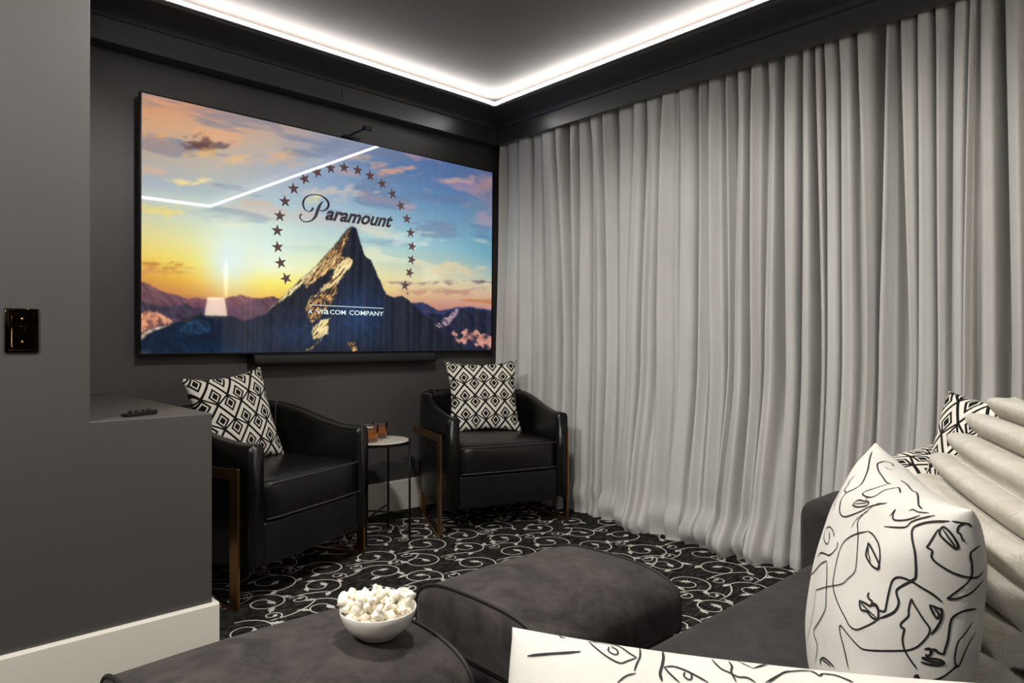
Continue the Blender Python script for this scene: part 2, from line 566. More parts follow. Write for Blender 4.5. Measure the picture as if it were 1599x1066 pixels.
# ------------------------------------------------------------------ carpet scroll pattern
def carpet_pattern():
    V, F = [], []
    rnd = random.Random(3)
    def ribbon(pts, wds):
        n = len(pts)
        base = len(V)
        for i, p in enumerate(pts):
            a = pts[max(i - 1, 0)]; b = pts[min(i + 1, n - 1)]
            d = np.array([b[0] - a[0], b[1] - a[1]]); L = np.hypot(*d) or 1
            nx, ny = -d[1] / L, d[0] / L
            ww = wds[i] if hasattr(wds, '__len__') else wds
            V.append((p[0] + nx * ww, p[1] + ny * ww, .0016)); V.append((p[0] - nx * ww, p[1] - ny * ww, .0016))
        for i in range(n - 1):
            F.append((base + 2 * i, base + 2 * i + 1, base + 2 * i + 3, base + 2 * i + 2))
    def leaf(x, y, ang, L, Wd):
        # jagged acanthus-like leaf
        base = len(V)
        n = 9
        ca, sa = math.cos(ang), math.sin(ang)
        for i in range(n):
            t = i / (n - 1)
            wd = Wd * math.sin(math.pi * min(1, t * 1.05 + .04)) * (1.25 if i % 2 else .62)
            bend = .25 * L * t * t
            for s in (1, -1):
                lx, ly = t * L, bend + s * wd
                V.append((x + lx * ca - ly * sa, y + lx * sa + ly * ca, .0017))
        for i in range(n - 1):
            F.append((base + 2 * i, base + 2 * i + 1, base + 2 * i + 3, base + 2 * i + 2))
    def spiral(x, y, ang, side, R, turns=1.55, w0=.0042):
        # starts at (x,y) heading ang, curls towards side
        pts = []
        n = 34
        px, py, a = x, y, ang
        tot = turns * 2 * math.pi
        for i in range(n):
            t = i / (n - 1)
            pts.append((px, py))
            r = R * (1 - .76 * t ** 1.1)
            da = tot / n
            a += side * da
            px += math.cos(a) * r * da; py += math.sin(a) * r * da
        ribbon(pts, [w0 * (1 - .25 * i / n) for i in range(n)])
        e = pts[-1]
        return pts, (e[0], e[1], a)
    def stem(p, q, bow):
        a, b = np.array(p), np.array(q)
        d = b - a; nrm = np.array((-d[1], d[0]))
        pts = [tuple((1 - t) ** 2 * a + 2 * t * (1 - t) * ((a + b) / 2 + nrm * bow) + t * t * b) for t in np.linspace(0, 1, 10)]
        ribbon(pts, .0032)
    def inside(p, mg=0):
        return .70 + mg < p[0] < 3.08 - mg and .6 + mg < p[1] < 3.32 - mg and not (p[0] < .80 + mg and p[1] > 2.13 - mg)
    SP = .245
    nodes = {}
    for j in range(-2, 20):
        for i in range(-2, 18):
            x = .45 + i * SP + (j % 2) * SP / 2 + rnd.uniform(-.028, .028)
            y = .35 + j * SP * .80 + rnd.uniform(-.022, .022)
            nodes[(i, j)] = (x, y, rnd.choice((-1, 1)), rnd.uniform(.086, .112))
    for (i, j), (x, y, sd_, R) in nodes.items():
        if not inside((x, y), .11):
            continue
        # stem reaching this scroll comes from the neighbour on the left
        nb = nodes.get((i - 1, j)) or nodes.get((i - 1, j - 1))
        a0 = math.pi * .5 * sd_ + rnd.uniform(-.6, .6) + math.pi
        start = (x + R * math.cos(a0), y + R * math.sin(a0))
        heading = a0 + sd_ * math.pi / 2
        sp, e = spiral(start[0], start[1], heading, sd_, R, 1.08 + .25 * rnd.random(), .0032)
        leaf(e[0], e[1], e[2], .052, .014)
        for kk in (6, 13, 20):
            q, q2 = sp[kk], sp[kk + 1]
            hd = math.atan2(q2[1] - q[1], q2[0] - q[0])
            if rnd.random() < .75:
                leaf(q[0], q[1], hd - sd_ * rnd.uniform(.5, 1.0), rnd.uniform(.04, .06), rnd.uniform(.010, .014))
        if nb:
            aa = math.atan2(start[1] - nb[1], start[0] - nb[0])
            tgt = (nb[0] + nb[3] * math.cos(aa), nb[1] + nb[3] * math.sin(aa))
            if inside(tgt):
                stem(tgt, start, .25 * sd_)
                leaf(start[0], start[1], heading + math.pi + .5 * sd_, .045, .011)
                sp2, e2 = spiral(tgt[0], tgt[1], aa + .9 * sd_, -sd_, .040, 1.15, .0028)
                leaf(e2[0], e2[1], e2[2], .03, .008)
    # extra free curls in the crest of each wave
    fl = bpy.data.objects['floor']
    o = from_py('scroll_pattern', V, F, M_VINE, fl)
    o['kind'] = 'stuff'
    o['label'] = 'ivory vine scrolls woven into the carpet'
carpet_pattern()

# ------------------------------------------------------------------ curtains
RIDGES = [  # (pixel column of the fold's edge at the pelmet, same lower down, depth of the valley after it)
    (783, 779, .05), (794, 786, .045), (813, 811, .04), (833, 833, .05), (848, 852, .03), (869, 876, .07), (889, 888, .10), (903, 902, .06),
    (921, 926, .05), (941, 950, .055), (965, 968, .035), (992, 982, .05), (1011, 1003, .03), (1037, 1030, .025), (1061, 1060, .06), (1091, 1090, .055),
    (1107, 1111, .04), (1132, 1138, .09), (1152, 1148, .10), (1174, 1176, .05), (1198, 1193, .085), (1226, 1227, .07), (1254, 1248, .09),
    (1272, 1279, .07), (1287, 1293, .06), (1311, 1318, .05), (1338, 1351, .11), (1384, 1372, .07), (1407, 1421, .05), (1435, 1435, .05),
    (1462, 1468, .11), (1494, 1488, .10), (1517, 1507, .10), (1533, 1531, .09), (1571, 1579, .10)]
XC = 2.975
def wall_y(u, x=XC):
    d = ray(u, V0)
    return x * d.y / d.x
def build_ridges():
    R = []
    for a, b, d in RIDGES:
        R.append((min(wall_y(a), 3.345), min(wall_y(b), 3.345), d))
    rnd = random.Random(11)
    y = R[-1][0]
    while y > YB + .15:
        y -= rnd.uniform(.075, .12)
        R.append((y, y + rnd.uniform(-.012, .012), rnd.uniform(.05, .11)))
    return R
RD = build_ridges()
ZROWS = [2.335, 2.28, 2.22, 2.15, 2.05, 1.9, 1.75, 1.6, 1.45, 1.3, 1.15, 1.0, .88, .76, .65, .55, .46, .38, .31, .25, .20, .16, .125, .095, .07, .048, .03, .016, .008, .004]

def curtain(i0, i1, label, seed):
    rnd = random.Random(seed)
    folds = RD[i0:i1]
    jit = [(rnd.uniform(-.012, .012), rnd.uniform(.8, 1.25), rnd.uniform(0, 6.28), rnd.uniform(.25, 1.5)) for _ in folds]
    V, F = [], []
    ncol = None
    for z in ZROWS:
        low = float(sstep(.9, .05, z)) if z < .9 else 0.0
        tb = float(np.clip((2.3 - z) / 1.25, 0, 1))
        top = float(sstep(2.05, 2.33, z))
        ctrl = []
        for k, (yt, yb_, d) in enumerate(folds):
            y0 = yt + (yb_ - yt) * tb
            if k + 1 < len(folds):
                nt, nb, _ = folds[k + 1]
                y1 = nt + (nb - nt) * tb
            else:
                y1 = y0 - .085
            s = max(.012, y0 - y1)
            jx, jd, ph, pw = jit[k]
            dd = min(d * 2.0 * jd, .178, max(.02, s * 2.0)) * (1 - .25 * top) * (1 + .3 * math.sin(1.4 * z + ph)) * (1 - .55 * low)
            sway = .013 * math.sin(z * 1.9 + ph) * (1 - top) + jx
            # flare and break at the floor
            out = -.055 * low * pw - .05 * pw * float(sstep(.20, .07, z)) + .05 * pw * float(sstep(.06, .0, z)) * .6
            cr = .010 * math.sin(z * 38 + ph * 3) * float(sstep(.32, .08, z))
            if y0 > 2.35: out *= .35
            xf = XC + sway + out + cr - (.085 if y0 < 2.35 else .02) * low * (.5 + .3 * math.sin(y0 * 11 + seed * 2) + .25 * math.sin(y0 * 23 + 1))
            tl = .016 * math.sin(ph * 2.3) * (1 - top)
            e = (.74 - 3.0 * min(d, .10)) + .06 * math.sin(ph * 5)      # share of the fold taken by its front face
            ctrl += [(y0 - .01 * s, xf + .72 * dd), (y0 + .04 * s, xf + .16 * dd), (y0 - .08 * s, xf - .006 + tl), (y0 - .5 * e * s, xf - .002), (y0 - .86 * e * s, xf + .03 * dd - tl),
                     (y0 - e * s - .04 * s, xf + .22 * dd - .5 * tl), (y0 - (e + .62 * (1 - e) * .45) * s, xf + .85 * dd), (y0 - (1 - .3 * (1 - e)) * s, xf + 1.04 * dd)]
        pts = catmull(ctrl, 3)
        ncol = len(pts)
        for (y, x) in pts:
            V.append((min(x, XR - .006), min(y, YF - .004), z))
    for r in range(len(ZROWS) - 1):
        for c in range(ncol - 1):
            a = r * ncol + c
            F.append((a, a + 1, a + 1 + ncol, a + ncol))
    o = from_py('curtain', V, F, M_CURT, None, True)
    md = o.modifiers.new('thick', 'SOLIDIFY'); md.thickness = .004; md.offset = 0
    tag(o, label, 'curtain', 'silver velvet curtains along the right wall')
    return o
curtain(0, 6, 'narrow silver velvet curtain panel in the corner beside the television', 1)
curtain(6, 32, 'widest pleated silver velvet curtain panel hanging behind the armchair and sofa arm', 2)
curtain(32, len(RD), 'silver velvet curtain panel at the right edge behind the cream plush cushion', 3)

# ------------------------------------------------------------------ television
TVY = 3.30
def tvpt(u, v):
    d = ray(u, v)
    t = TVY / d.y
    return (d.x * t, EYE + d.z * t)
TX0, TX1 = .2565 * TVY, .8796 * TVY
TZ0, TZ1 = tvpt(217, 552.5)[1] + .001, tvpt(222, 146)[1]
TZ0 = (tvpt(217, 551)[1] + tvpt(766, 547)[1]) / 2
TZ1 = (tvpt(222, 146)[1] + tvpt(768, 270)[1]) / 2
tv = empty('television', ((TX0 + TX1) / 2, TVY, TZ0))
tv.rotation_euler = (math.radians(.55), 0, 0)
tag(tv, 'very large flat television on the charcoal wall showing a snowy peak ringed by stars', 'television')
cx_tv = (TX0 + TX1) / 2
def L(x, z, y=0):       # world TV-plane point -> local
    return (x - cx_tv, y, z - TZ0)
# housing: back panel plus four thin bezel bars
M_BEZEL = plain('dark_metal_bezel', rgb(30, 30, 32), .3, .8)
hw, hh = (TX1 - TX0) / 2, TZ1 - TZ0
box('back_panel', (-hw + .003, .004, .003), (hw - .003, .05, hh - .003), M_BLACKPL, tv)
for nm, lo, hi in (('bezel', (-hw - .006, -.004, -.008), (hw + .006, .03, 0)), ('bezel', (-hw - .006, -.004, hh), (hw + .006, .03, hh + .006)),
                   ('bezel', (-hw - .006, -.004, 0), (-hw, .03, hh)), ('bezel', (hw, -.004, 0), (hw + .006, .03, hh))):
    box(nm, lo, hi, M_BEZEL, tv, bevel=.001)

def screen_mat(name, attr=None, c=None, s=1.0):
    t = NT(name)
    t.b.inputs['Base Color'].default_value = (.002, .002, .003, 1)
    t.set(Roughness=.03)
    t.b.inputs['Specular IOR Level'].default_value = .5
    if attr:
        a = t.n('ShaderNodeVertexColor')
        a.layer_name = attr
        t.l(a.outputs[0], t.b.inputs['Emission Color'])
    else:
        t.b.inputs['Emission Color'].default_value = c
    t.b.inputs['Emission Strength'].default_value = s
    return t.m

def paint_screen():
    NX, NZ = 560, 316
    xs = np.linspace(TX0, TX1, NX); zs = np.linspace(TZ1, TZ0, NZ)
    X, Z = np.meshgrid(xs, zs)
    S = (X - TX0) / (TX1 - TX0); Rr = (TZ1 - Z) / (TZ1 - TZ0)
    # photograph pixel of each screen point (for the traced outlines)
    dep = X * fw.x + TVY * fw.y
    PU = U0 + FPX * (X * rt.x + TVY * rt.y) / dep
    PV = V0 - FPX * (Z - EYE) / dep
    # sky
    gs = [0, .15, .28, .45, .65, .85, 1.0]
    gr = [0, .10, .22, .34, .45, .55, .63, .70, .76, .80, 1.0]
    T = [
     [(206,140,108),(205,150,118),(196,160,140),(150,150,165),(96,120,158),(80,104,150),(84,100,142)],
     [(214,160,120),(206,170,140),(188,172,160),(140,155,180),(90,122,166),(78,110,158),(110,112,140)],
     [(186,168,150),(190,178,165),(170,176,186),(134,160,190),(104,142,180),(92,134,172),(110,130,155)],
     [(168,180,190),(176,190,192),(178,198,204),(168,190,204),(138,174,196),(112,156,184),(104,150,178)],
     [(200,205,180),(206,222,204),(208,228,220),(184,212,212),(160,200,206),(134,182,196),(104,160,180)],
     [(228,214,140),(234,234,176),(222,240,226),(214,228,196),(190,210,190),(172,192,180),(140,176,180)],
     [(238,206,100),(246,234,120),(242,248,220),(238,236,160),(226,216,170),(214,204,168),(196,190,166)],
     [(222,160,70),(246,206,76),(250,236,110),(244,224,110),(226,196,140),(214,176,142),(206,170,140)],
     [(196,128,78),(224,160,72),(240,196,86),(226,176,96),(206,150,120),(196,140,124),(196,142,126)],
     [(150,100,92),(170,112,90),(186,128,92),(170,120,100),(180,124,112),(176,122,112),(180,126,112)],
     [(90,70,80),(90,70,80),(90,70,80),(90,70,80),(90,70,80),(90,70,80),(90,70,80)]]
    T = np.array(T, float)
    def interp2(ch):
        rows = np.stack([np.interp(S[0], gs, T[k, :, ch]) for k in range(len(gr))])
        out = np.empty_like(S)
        for j in range(S.shape[1]):
            out[:, j] = np.interp(Rr[:, j], gr, rows[:, j])
        return out
    C = np.stack([interp2(c) for c in range(3)], -1)
    def mixc(mask, col):
        nonlocal C
        m = np.clip(mask, 0, 1)[..., None]
        C = C * (1 - m) + np.asarray(col, float) * m
    # clouds
    n1 = fbm(S * 7, Rr * 11 - S * 1.2, 5, 1)
    n2 = fbm(S * 5 + 4, Rr * 16 + S * 1.0, 5, 9)
    n3 = fbm(S * 14, Rr * 30, 4, 23)
    sky = 1 - sstep(.60, .72, Rr)
    warm = np.stack([232 + 0 * S, 172 - 20 * S, 120 + 50 * S], -1)
    m = sstep(.52, .66, n1) * (1 - sstep(.30, .48, Rr)) * (.75 - .35 * S)
    mixc(m * .8, warm)
    mixc(sstep(.56, .70, n2) * sky * (1 - sstep(.3, .6, Rr)) * .55, (108, 122, 152))
    mixc(sstep(.55, .7, n2[::-1, ::-1]) * sstep(.35, .5, S) * sstep(.02, .12, Rr) * (1 - sstep(.35, .6, Rr)) * .5, (86, 118, 160))
    mixc(sstep(.58, .72, fbm(S * 5, Rr * 13, 5, 41)) * sstep(.3, .45, Rr) * sky * .55, (238, 232, 196))
    mixc(sstep(.60, .74, fbm(S * 4, Rr * 26, 4, 51)) * sstep(.62, .66, Rr) * (1 - sstep(.74, .8, Rr)) * .7, (190, 118, 70))
    n4 = fbm(PU * .07 + PV * .02, PV * .16, 5, 61)
    def blob(u, v, ru, rv, col, a, hard=.1, nz=1.0):
        hard = .1
        d = np.hypot((PU - u) / ru / 1.25, (PV - v) / rv / 1.25) + 1.9 * (n4 - .5)
        mixc(a * (1 - sstep(.0, 1.0, d)), col)
    blob(308, 226, 26, 14, (92, 62, 62), .9); blob(345, 226, 14, 7, (100, 84, 92), .8)
    blob(312, 240, 34, 7, (236, 186, 116), .7); blob(365, 250, 30, 9, (238, 190, 130), .7); blob(250, 215, 26, 8, (226, 164, 110), .7)
    blob(285, 285, 22, 7, (250, 220, 150), .9); blob(315, 282, 16, 6, (246, 226, 160), .9); blob(245, 330, 45, 10, (240, 218, 130), .75)
    blob(240, 265, 30, 7, (222, 180, 150), .7); blob(440, 245, 40, 12, (230, 176, 130), .6)
    blob(610, 265, 40, 10, (216, 160, 140), .8); blob(710, 283, 28, 7, (200, 160, 150), .7); blob(755, 285, 16, 16, (170, 130, 130), .7)
    blob(560, 248, 30, 7, (226, 170, 140), .7); blob(520, 300, 60, 12, (222, 200, 180), .6); blob(490, 312, 22, 7, (236, 226, 150), .7)
    blob(640, 375, 40, 12, (214, 224, 216), .6); blob(680, 440, 30, 5, (140, 108, 112), .9, .6, .6); blob(620, 441, 30, 4, (150, 116, 112), .8)
    blob(700, 455, 60, 5, (176, 124, 112), .7); blob(755, 440, 14, 3, (120, 100, 110), .9); blob(700, 418, 60, 12, (232, 206, 160), .6)
    blob(240, 412, 36, 4, (196, 130, 60), .8); blob(270, 418, 40, 3, (206, 150, 76), .7); blob(245, 424, 50, 6, (206, 140, 80), .6)
    # sun
    sd = np.hypot((PU - 358) / 1.0, (PV - 405) / 1.25)
    mixc(np.exp(-(sd / 40.) ** 2) * .95, (224, 242, 242))
    C = C + (np.exp(-np.abs(PU - 352.5) / 2.2) * sstep(400, 425, PV) * (1 - sstep(455, 480, PV)))[..., None] * np.array((60, 50, 50.))
    def poly(pts, org=(0, 0), sc=1.0, jag=1.2, seed=5):
        P = [(org[0] + x / sc, org[1] + y / sc) for x, y in pts]
        jx = (fbm(PU * .16, PV * .16, 3, seed) - .5) * 2 * jag
        jy = (fbm(PU * .16 + 40, PV * .16, 3, seed + 3) - .5) * 2 * jag
        A, B = PU + jx, PV + jy
        ins = np.zeros(PU.shape, bool)
        n = len(P)
        for i in range(n):
            x1, y1 = P[i]; x2, y2 = P[(i + 1) % n]
            cond = (y1 > B) != (y2 > B)
            xi = (x2 - x1) * (B - y1) / ((y2 - y1) if y2 != y1 else 1e-9) + x1
            ins ^= cond & (A < xi)
        m_ = ins.astype(float)
        for _ in range(2):
            p_ = np.pad(m_, 1, mode='edge')
            m_ = (p_[:-2, 1:-1] + p_[2:, 1:-1] + p_[1:-1, :-2] + p_[1:-1, 2:] + 2 * p_[1:-1, 1:-1]) / 6
        return m_
    tex = fbm(PU * .12, PV * .12, 5, 131)
    tex2 = fbm((PU - PV) * .18, (PU + PV) * .07, 5, 137)
    def over(m_, col, a=1.0, v_=0.0, t_=None):
        nonlocal C
        col = np.asarray(col, float) * (1 + v_ * ((tex2 if t_ is None else t_) - .5) * 2)[..., None] if v_ else np.asarray(col, float)
        m_ = (np.clip(m_, 0, 1) * a)[..., None]
        C = C * (1 - m_) + col * m_
    c3 = ((200, 380), 4.44)      # crop of the lower left
    c2 = ((420, 220), 3.136)     # crop of the middle
    # far hills left
    m = poly([(60,255),(120,275),(180,305),(250,340),(340,360),(400,382),(480,375),(540,388),(620,392),(700,372),(780,357),(850,377),(920,380),(960,372),(1010,368),(1060,392),(1100,900),(60,900)], *c3)
    over(m, np.stack([150 - 70 * sstep(445, 500, PV), 100 - 50 * sstep(445, 500, PV), 92 - 10 * sstep(445, 500, PV)], -1), 1.0, .25)
    m = poly([(60,255),(120,275),(180,305),(250,340),(340,360),(400,385),(440,430),(420,900),(60,900)], *c3); over(m, (100, 72, 82), .75, .3)
    m = poly([(60,380),(150,420),(220,440),(330,430),(400,420),(450,450),(520,440),(580,470),(600,900),(60,900)], *c3); over(m, (62, 56, 74), .85, .45)
    m = poly([(700,480),(760,460),(850,400),(930,385),(1000,370),(1050,380),(1020,470),(860,540),(700,560)], *c3); over(m, (92, 66, 80), .75, .3)
    m = poly([(70,470),(150,462),(230,500),(330,535),(260,570),(180,600),(70,610)], *c3, jag=5); over(m, (190, 122, 98), .95, .5, tex); mixc(m * sstep(.48, .7, tex) * .8, (232, 172, 124)); mixc(m * sstep(.5, .3, tex) * .7, (92, 66, 80))
    # near dark ridge left
    m = poly([(60,650),(130,600),(210,575),(330,548),(420,515),(495,485),(560,482),(650,496),(720,500),(790,535),(860,520),(1000,470),(1330,300),(1400,1200),(60,1200)], *c3)
    shade = np.stack([14 + 12 * n3, 26 + 22 * n2, 44 + 30 * n2], -1)
    over(m, shade, 1.0, .25)
    m = poly([(60,655),(130,603),(210,578),(330,550),(220,592),(140,625),(70,680)], *c3); over(m, (206, 180, 152), .9, .5)
    m = poly([(360,545),(430,512),(495,486),(520,482),(470,515),(400,545)], *c3); mixc(m * .8, (70, 50, 40)); 
    m = poly([(400,545),(500,520),(570,555),(560,620),(430,640),(350,600)], *c3); over(m, (40, 74, 104), .55, .6)
    # right mountains
    m = poly([(690,795),(750,788),(830,832),(880,822),(930,812),(1000,812),(1040,822),(1120,832),(1120,1100),(690,1100)], *c2)
    over(m, np.stack([58 - 20 * n3, 58 - 10 * n3, 92 + 0 * n3], -1), 1.0, .25)
    m = poly([(770,840),(850,850),(910,830),(980,815),(1040,830),(1120,850),(1120,1100),(800,1100)], *c2); over(m, (26, 32, 56), 1.0, .5)
    m = poly([(810,900),(870,860),(920,822),(935,820),(915,860),(870,905),(830,920)], *c2, jag=2.5); over(m * sstep(.36, .55, tex2), (158, 132, 142), .9, .4)
    m = poly([(890,945),(940,930),(1000,925),(1060,945),(1100,960),(1100,1020),(1000,1000),(920,990)], *c2, jag=6); over(m * sstep(.25, .55, tex), (194, 134, 118), .95, .5, tex)
    # main peak
    out = [(-10,850),(0,830),(60,770),(130,700),(200,640),(260,580),(310,520),(350,470),(380,430),(405,418),(425,430),(440,480),(455,530),(470,565),(500,585),(520,640),(545,690),(570,750),(610,768),(655,757),(700,795),(760,850),(820,910),(880,960),(960,1010),(1040,1035),(1040,1100),(-10,1100)]
    m = poly(out, *c2)
    blue = np.exp(-(((PU - 560) / 45) ** 2 + ((PV - 490) / 45) ** 2)) + .7 * np.exp(-(((PU - 470) / 60) ** 2 + ((PV - 520) / 25) ** 2))
    streak = fbm(PU * .22 + PV * .10, PV * .03, 4, 77)
    base = np.stack([14 + 16 * streak + 8 * blue, 20 + 14 * streak + 26 * blue, 34 + 14 * streak + 48 * blue], -1)
    over(m, base, 1.0, .25)
    rock = fbm((PU + PV * .75) * .55, (PV - PU * .75) * .10, 5, 91)
    rockw = fbm((PU + PV * .7) * .5, (PV - PU * .7) * .2, 4, 95)
    gr_ = sstep(.25, .75, rock)
    gold = np.stack([70 + 170 * gr_, 44 + 140 * gr_, 22 + 90 * gr_], -1)
    def lit(pts, cut=.5, snow=0.0, jag=3.5):
        nonlocal C
        mm = poly(pts, *c2, jag=jag)
        mm = mm * sstep(cut - .10, cut + .06, rockw + .35 * snow)
        ws = (min(1, snow * 1.25) * sstep(.30, .56, rock))[..., None]
        col = gold * (1 - ws) + np.array((252, 236, 178.)) * ws
        C = C * (1 - mm[..., None]) + col * mm[..., None]
    lit([(405,420),(385,430),(350,470),(310,520),(260,580),(200,640),(230,640),(300,600),(350,560),(378,500),(395,450)], .44)
    lit([(-5,835),(60,770),(130,700),(200,640),(260,580),(270,610),(215,660),(150,720),(80,770),(0,832)], .2, .8)
    lit([(260,585),(330,555),(400,575),(412,600),(380,625),(330,690),(300,680),(340,640),(300,630),(240,680),(180,720),(170,700)], .38, .25)
    lit([(350,580),(412,580),(405,610),(345,690),(290,720),(235,745),(185,795),(200,770),(290,690)], .25, .65)
    lit([(330,690),(335,730),(300,800),(240,880),(205,890),(175,830),(185,795),(250,745),(290,720)], .46)
    lit([(298,862),(292,945),(265,960),(215,975),(205,945),(225,900),(260,880)], .25, .65)
    lit([(270,958),(225,1000),(190,1032),(180,1032),(230,985)], .2, .4)
    lit([(388,990),(420,985),(440,1030),(410,1034),(400,1010)], .42)
    C = np.clip(C, 0, 255)
    me = bpy.data.meshes.new('screen')
    co = np.stack([X - cx_tv, np.zeros_like(X), Z - TZ0], -1).reshape(-1, 3)
    idx = np.arange(NX * NZ).reshape(NZ, NX)
    q = np.stack([idx[:-1, :-1], idx[1:, :-1], idx[1:, 1:], idx[:-1, 1:]], -1).reshape(-1, 4)
    me.vertices.add(len(co)); me.vertices.foreach_set('co', co.ravel())
    me.loops.add(q.size); me.loops.foreach_set('vertex_index', q.ravel())
    me.polygons.add(len(q)); me.polygons.foreach_set('loop_start', np.arange(0, q.size, 4))
    me.update(calc_edges=True)
    at = me.color_attributes.new('picture', 'FLOAT_COLOR', 'POINT')
    lin = s2l(C.reshape(-1, 3))
    at.data.foreach_set('color', np.concatenate([lin, np.ones((len(lin), 1))], 1).ravel())
    o = mkobj('screen', me, screen_mat('lit_screen_picture', 'picture', None, 1.0), tv)
    o['label'] = 'glossy lit screen with a sunset sky and a snowy peak'
paint_screen()

M_STAR = screen_mat('screen_star_brown', None, rgb(88, 66, 66), 1.0)
M_SCRIPT = screen_mat('screen_script_dark', None, rgb(58, 52, 60), 1.0)
M_CAPS = screen_mat('screen_caps_white', None, rgb(226, 240, 240), 1.0)
STAR_PX = [(82,673),(55,597),(40,520),(38,440),(50,368),(75,297),(117,235),(170,187),(232,155),(297,135),(363,132),(430,145),(490,172),(549,211),(600,260),(641,318),(671,382),(690,450),(697,517),(695,582),(686,645),(664,708)]
STAR_ROT = [.45, .25, .15, 0, 0, .1, .15, .45, .4, .15, 0, 0, .1, .25, .3, .35, 0, 0, -.2, -.3, -.35, -.1]
stars_me = {}
for (zx, zy), ro in zip(STAR_PX, STAR_ROT):
    x, z = tvpt(420 + zx / 3.136, 220 + zy / 3.136)
    v = [(0, 0, 0)]
    for k in range(10):
        a = math.pi / 2 + k * math.pi / 5 + ro
        r = .0335 if k % 2 == 0 else .0132
        v.append((r * math.cos(a), 0, r * math.sin(a)))
    f = [(0, 1 + k, 1 + (k + 1) % 10) for k in range(10)]
    s = from_py('star', v, f, M_STAR, tv)
    s.location = L(x, z, -.0012)

def stroke_mesh(name, strokes, mat, parent, y=-.0012):
    """strokes: list of list of (x, z, halfwidth) in TV plane world units"""
    V, F = [], []
    for s in strokes:
        P = catmull(s, 6)
        b = len(V)
        for i, p in enumerate(P):
            a, c = P[max(i - 1, 0)], P[min(i + 1, len(P) - 1)]
            d = (c - a)[:2]; n = np.array((-d[1], d[0])) / (np.hypot(*d) + 1e-9)
            hwid = max(p[2], .0006)
            V.append(L(p[0] + n[0] * hwid, p[1] + n[1] * hwid, y)); V.append(L(p[0] - n[0] * hwid, p[1] - n[1] * hwid, y))
        for i in range(len(P) - 1):
            F.append((b + 2 * i, b + 2 * i + 1, b + 2 * i + 3, b + 2 * i + 2))
    return from_py(name, V, F, mat, parent)
def px8(lst):   # script initial traced on an 8.886x crop at (420,250)
    out = []
    for x, y, w_ in lst:
        X, Z = tvpt(420 + x / 8.886, 250 + y / 8.886)
        out.append((X, Z, w_ / 8.886 * .00355))
    return out
stroke_mesh('script_initial', [
    px8([(600,660,14),(588,690,15),(565,712,8),(525,712,6),(485,680,10),(465,630,14),(465,580,14),(495,525,11),(560,488,7),(640,482,6),(715,498,9),(780,545,15),(815,600,17),(812,645,16),(780,685,12),(735,705,7),(690,700,4)]),
    px8([(748,570,2),(715,600,12),(685,650,20),(665,700,21),(640,770,19),(600,825,12),(540,855,8),(480,855,7),(435,825,8),(420,785,10),(432,758,9),(450,758,8)])], M_SCRIPT, tv)

def text_part(name, body, u0, v0_, u1, v1_, mat, shear=0.0, bold=0.0, height=None):
    """text whose baseline runs from pixel (u0,v0) to (u1,v1); height in metres of the capitals"""
    cu = bpy.data.curves.new(name, 'FONT')
    cu.body = body; cu.shear = shear; cu.offset = bold; cu.size = 1; cu.resolution_u = 4
    to = bpy.data.objects.new(name + '_src', cu)
    COL.objects.link(to)
    dg = bpy.context.evaluated_depsgraph_get()
    me = bpy.data.meshes.new_from_object(to.evaluated_get(dg))
    bpy.data.objects.remove(to)
    co = np.array([v.co[:] for v in me.vertices])
    x0, x1 = co[:, 0].min(), co[:, 0].max(); h = co[:, 1].max() - 0
    A = np.array(tvpt(u0, v0_)); B = np.array(tvpt(u1, v1_))
    ex = (B - A) / (x1 - x0); L_ = np.linalg.norm(B - A); ez = np.array((-(B - A)[1], (B - A)[0])) / L_
    hs = (height / h) if height else L_ / (x1 - x0)
    for v in me.vertices:
        p = A + ex * (v.co.x - x0) + ez * v.co.y * hs
        v.co = L(p[0], p[1], -.0012)
    me.materials.clear()
    return mkobj(name, me, mat, tv)
text_part('script_lettering', 'aramount', 420 + 272 / 3.136, 220 + 384 / 3.136, 420 + 604 / 3.136, 220 + 424 / 3.136, M_SCRIPT, .42, .034, .064)
def c4(x, y): return (460 + x / 8., 460 + y / 8.)
for body, xa, xb, hgt in (('A', 165, 220, .0235), ('VI', 262, 350, .0235), ('a', 362, 422, .0235), ('COM', 438, 635, .0235), ('COMPANY', 680, 1108, .0245)):
    ya = 233 + (xa - 165) * .0345; yb2 = 233 + (xb - 165) * .0345
    text_part('caps_lettering', body, *c4(xa, ya), *c4(xb, yb2), M_CAPS, 0, .012, hgt)
stroke_mesh('caption_rule', [[(*tvpt(*c4(175, 126)), .0016), (*tvpt(*c4(640, 148)), .0016), (*tvpt(*c4(1103, 170)), .0016)]], M_CAPS, tv)
rc = tvpt(636, 458)
stroke_mesh('registered_mark', [[(rc[0] + .0075 * math.cos(a), rc[1] + .0075 * math.sin(a), .0009) for a in np.linspace(0, 2 * math.pi, 13)]], M_STAR, tv)
text_part('registered_letter', 'R', 634.6, 459.8, 637.6, 460.2, M_STAR, 0, .02, .008)

# camera arm clipped on the top edge of the television
ca = empty('clip_on_camera', (1.865, 3.29, TZ1 + .008))
tag(ca, 'small black camera on a forward arm clipped to the television top edge', 'camera')
box('clip', (-.03, -.02, 0), (.012, .03, .014), M_BLACKPL, ca, bevel=.002)
box('clip_plate', (.012, -.026, -.004), (.06, .006, .006), M_BEZEL, ca, bevel=.001)
box('arm', (-.006, -.165, .006), (.008, -.01, .017), M_BLACKPL, ca, bevel=.002)
box('head', (-.012, -.185, .002), (.034, -.16, .026), M_BEZEL, ca, bevel=.003)
box('lens', (-.002, -.1875, .007), (.012, -.184, .02), M_BLACKPL, ca, bevel=.002)

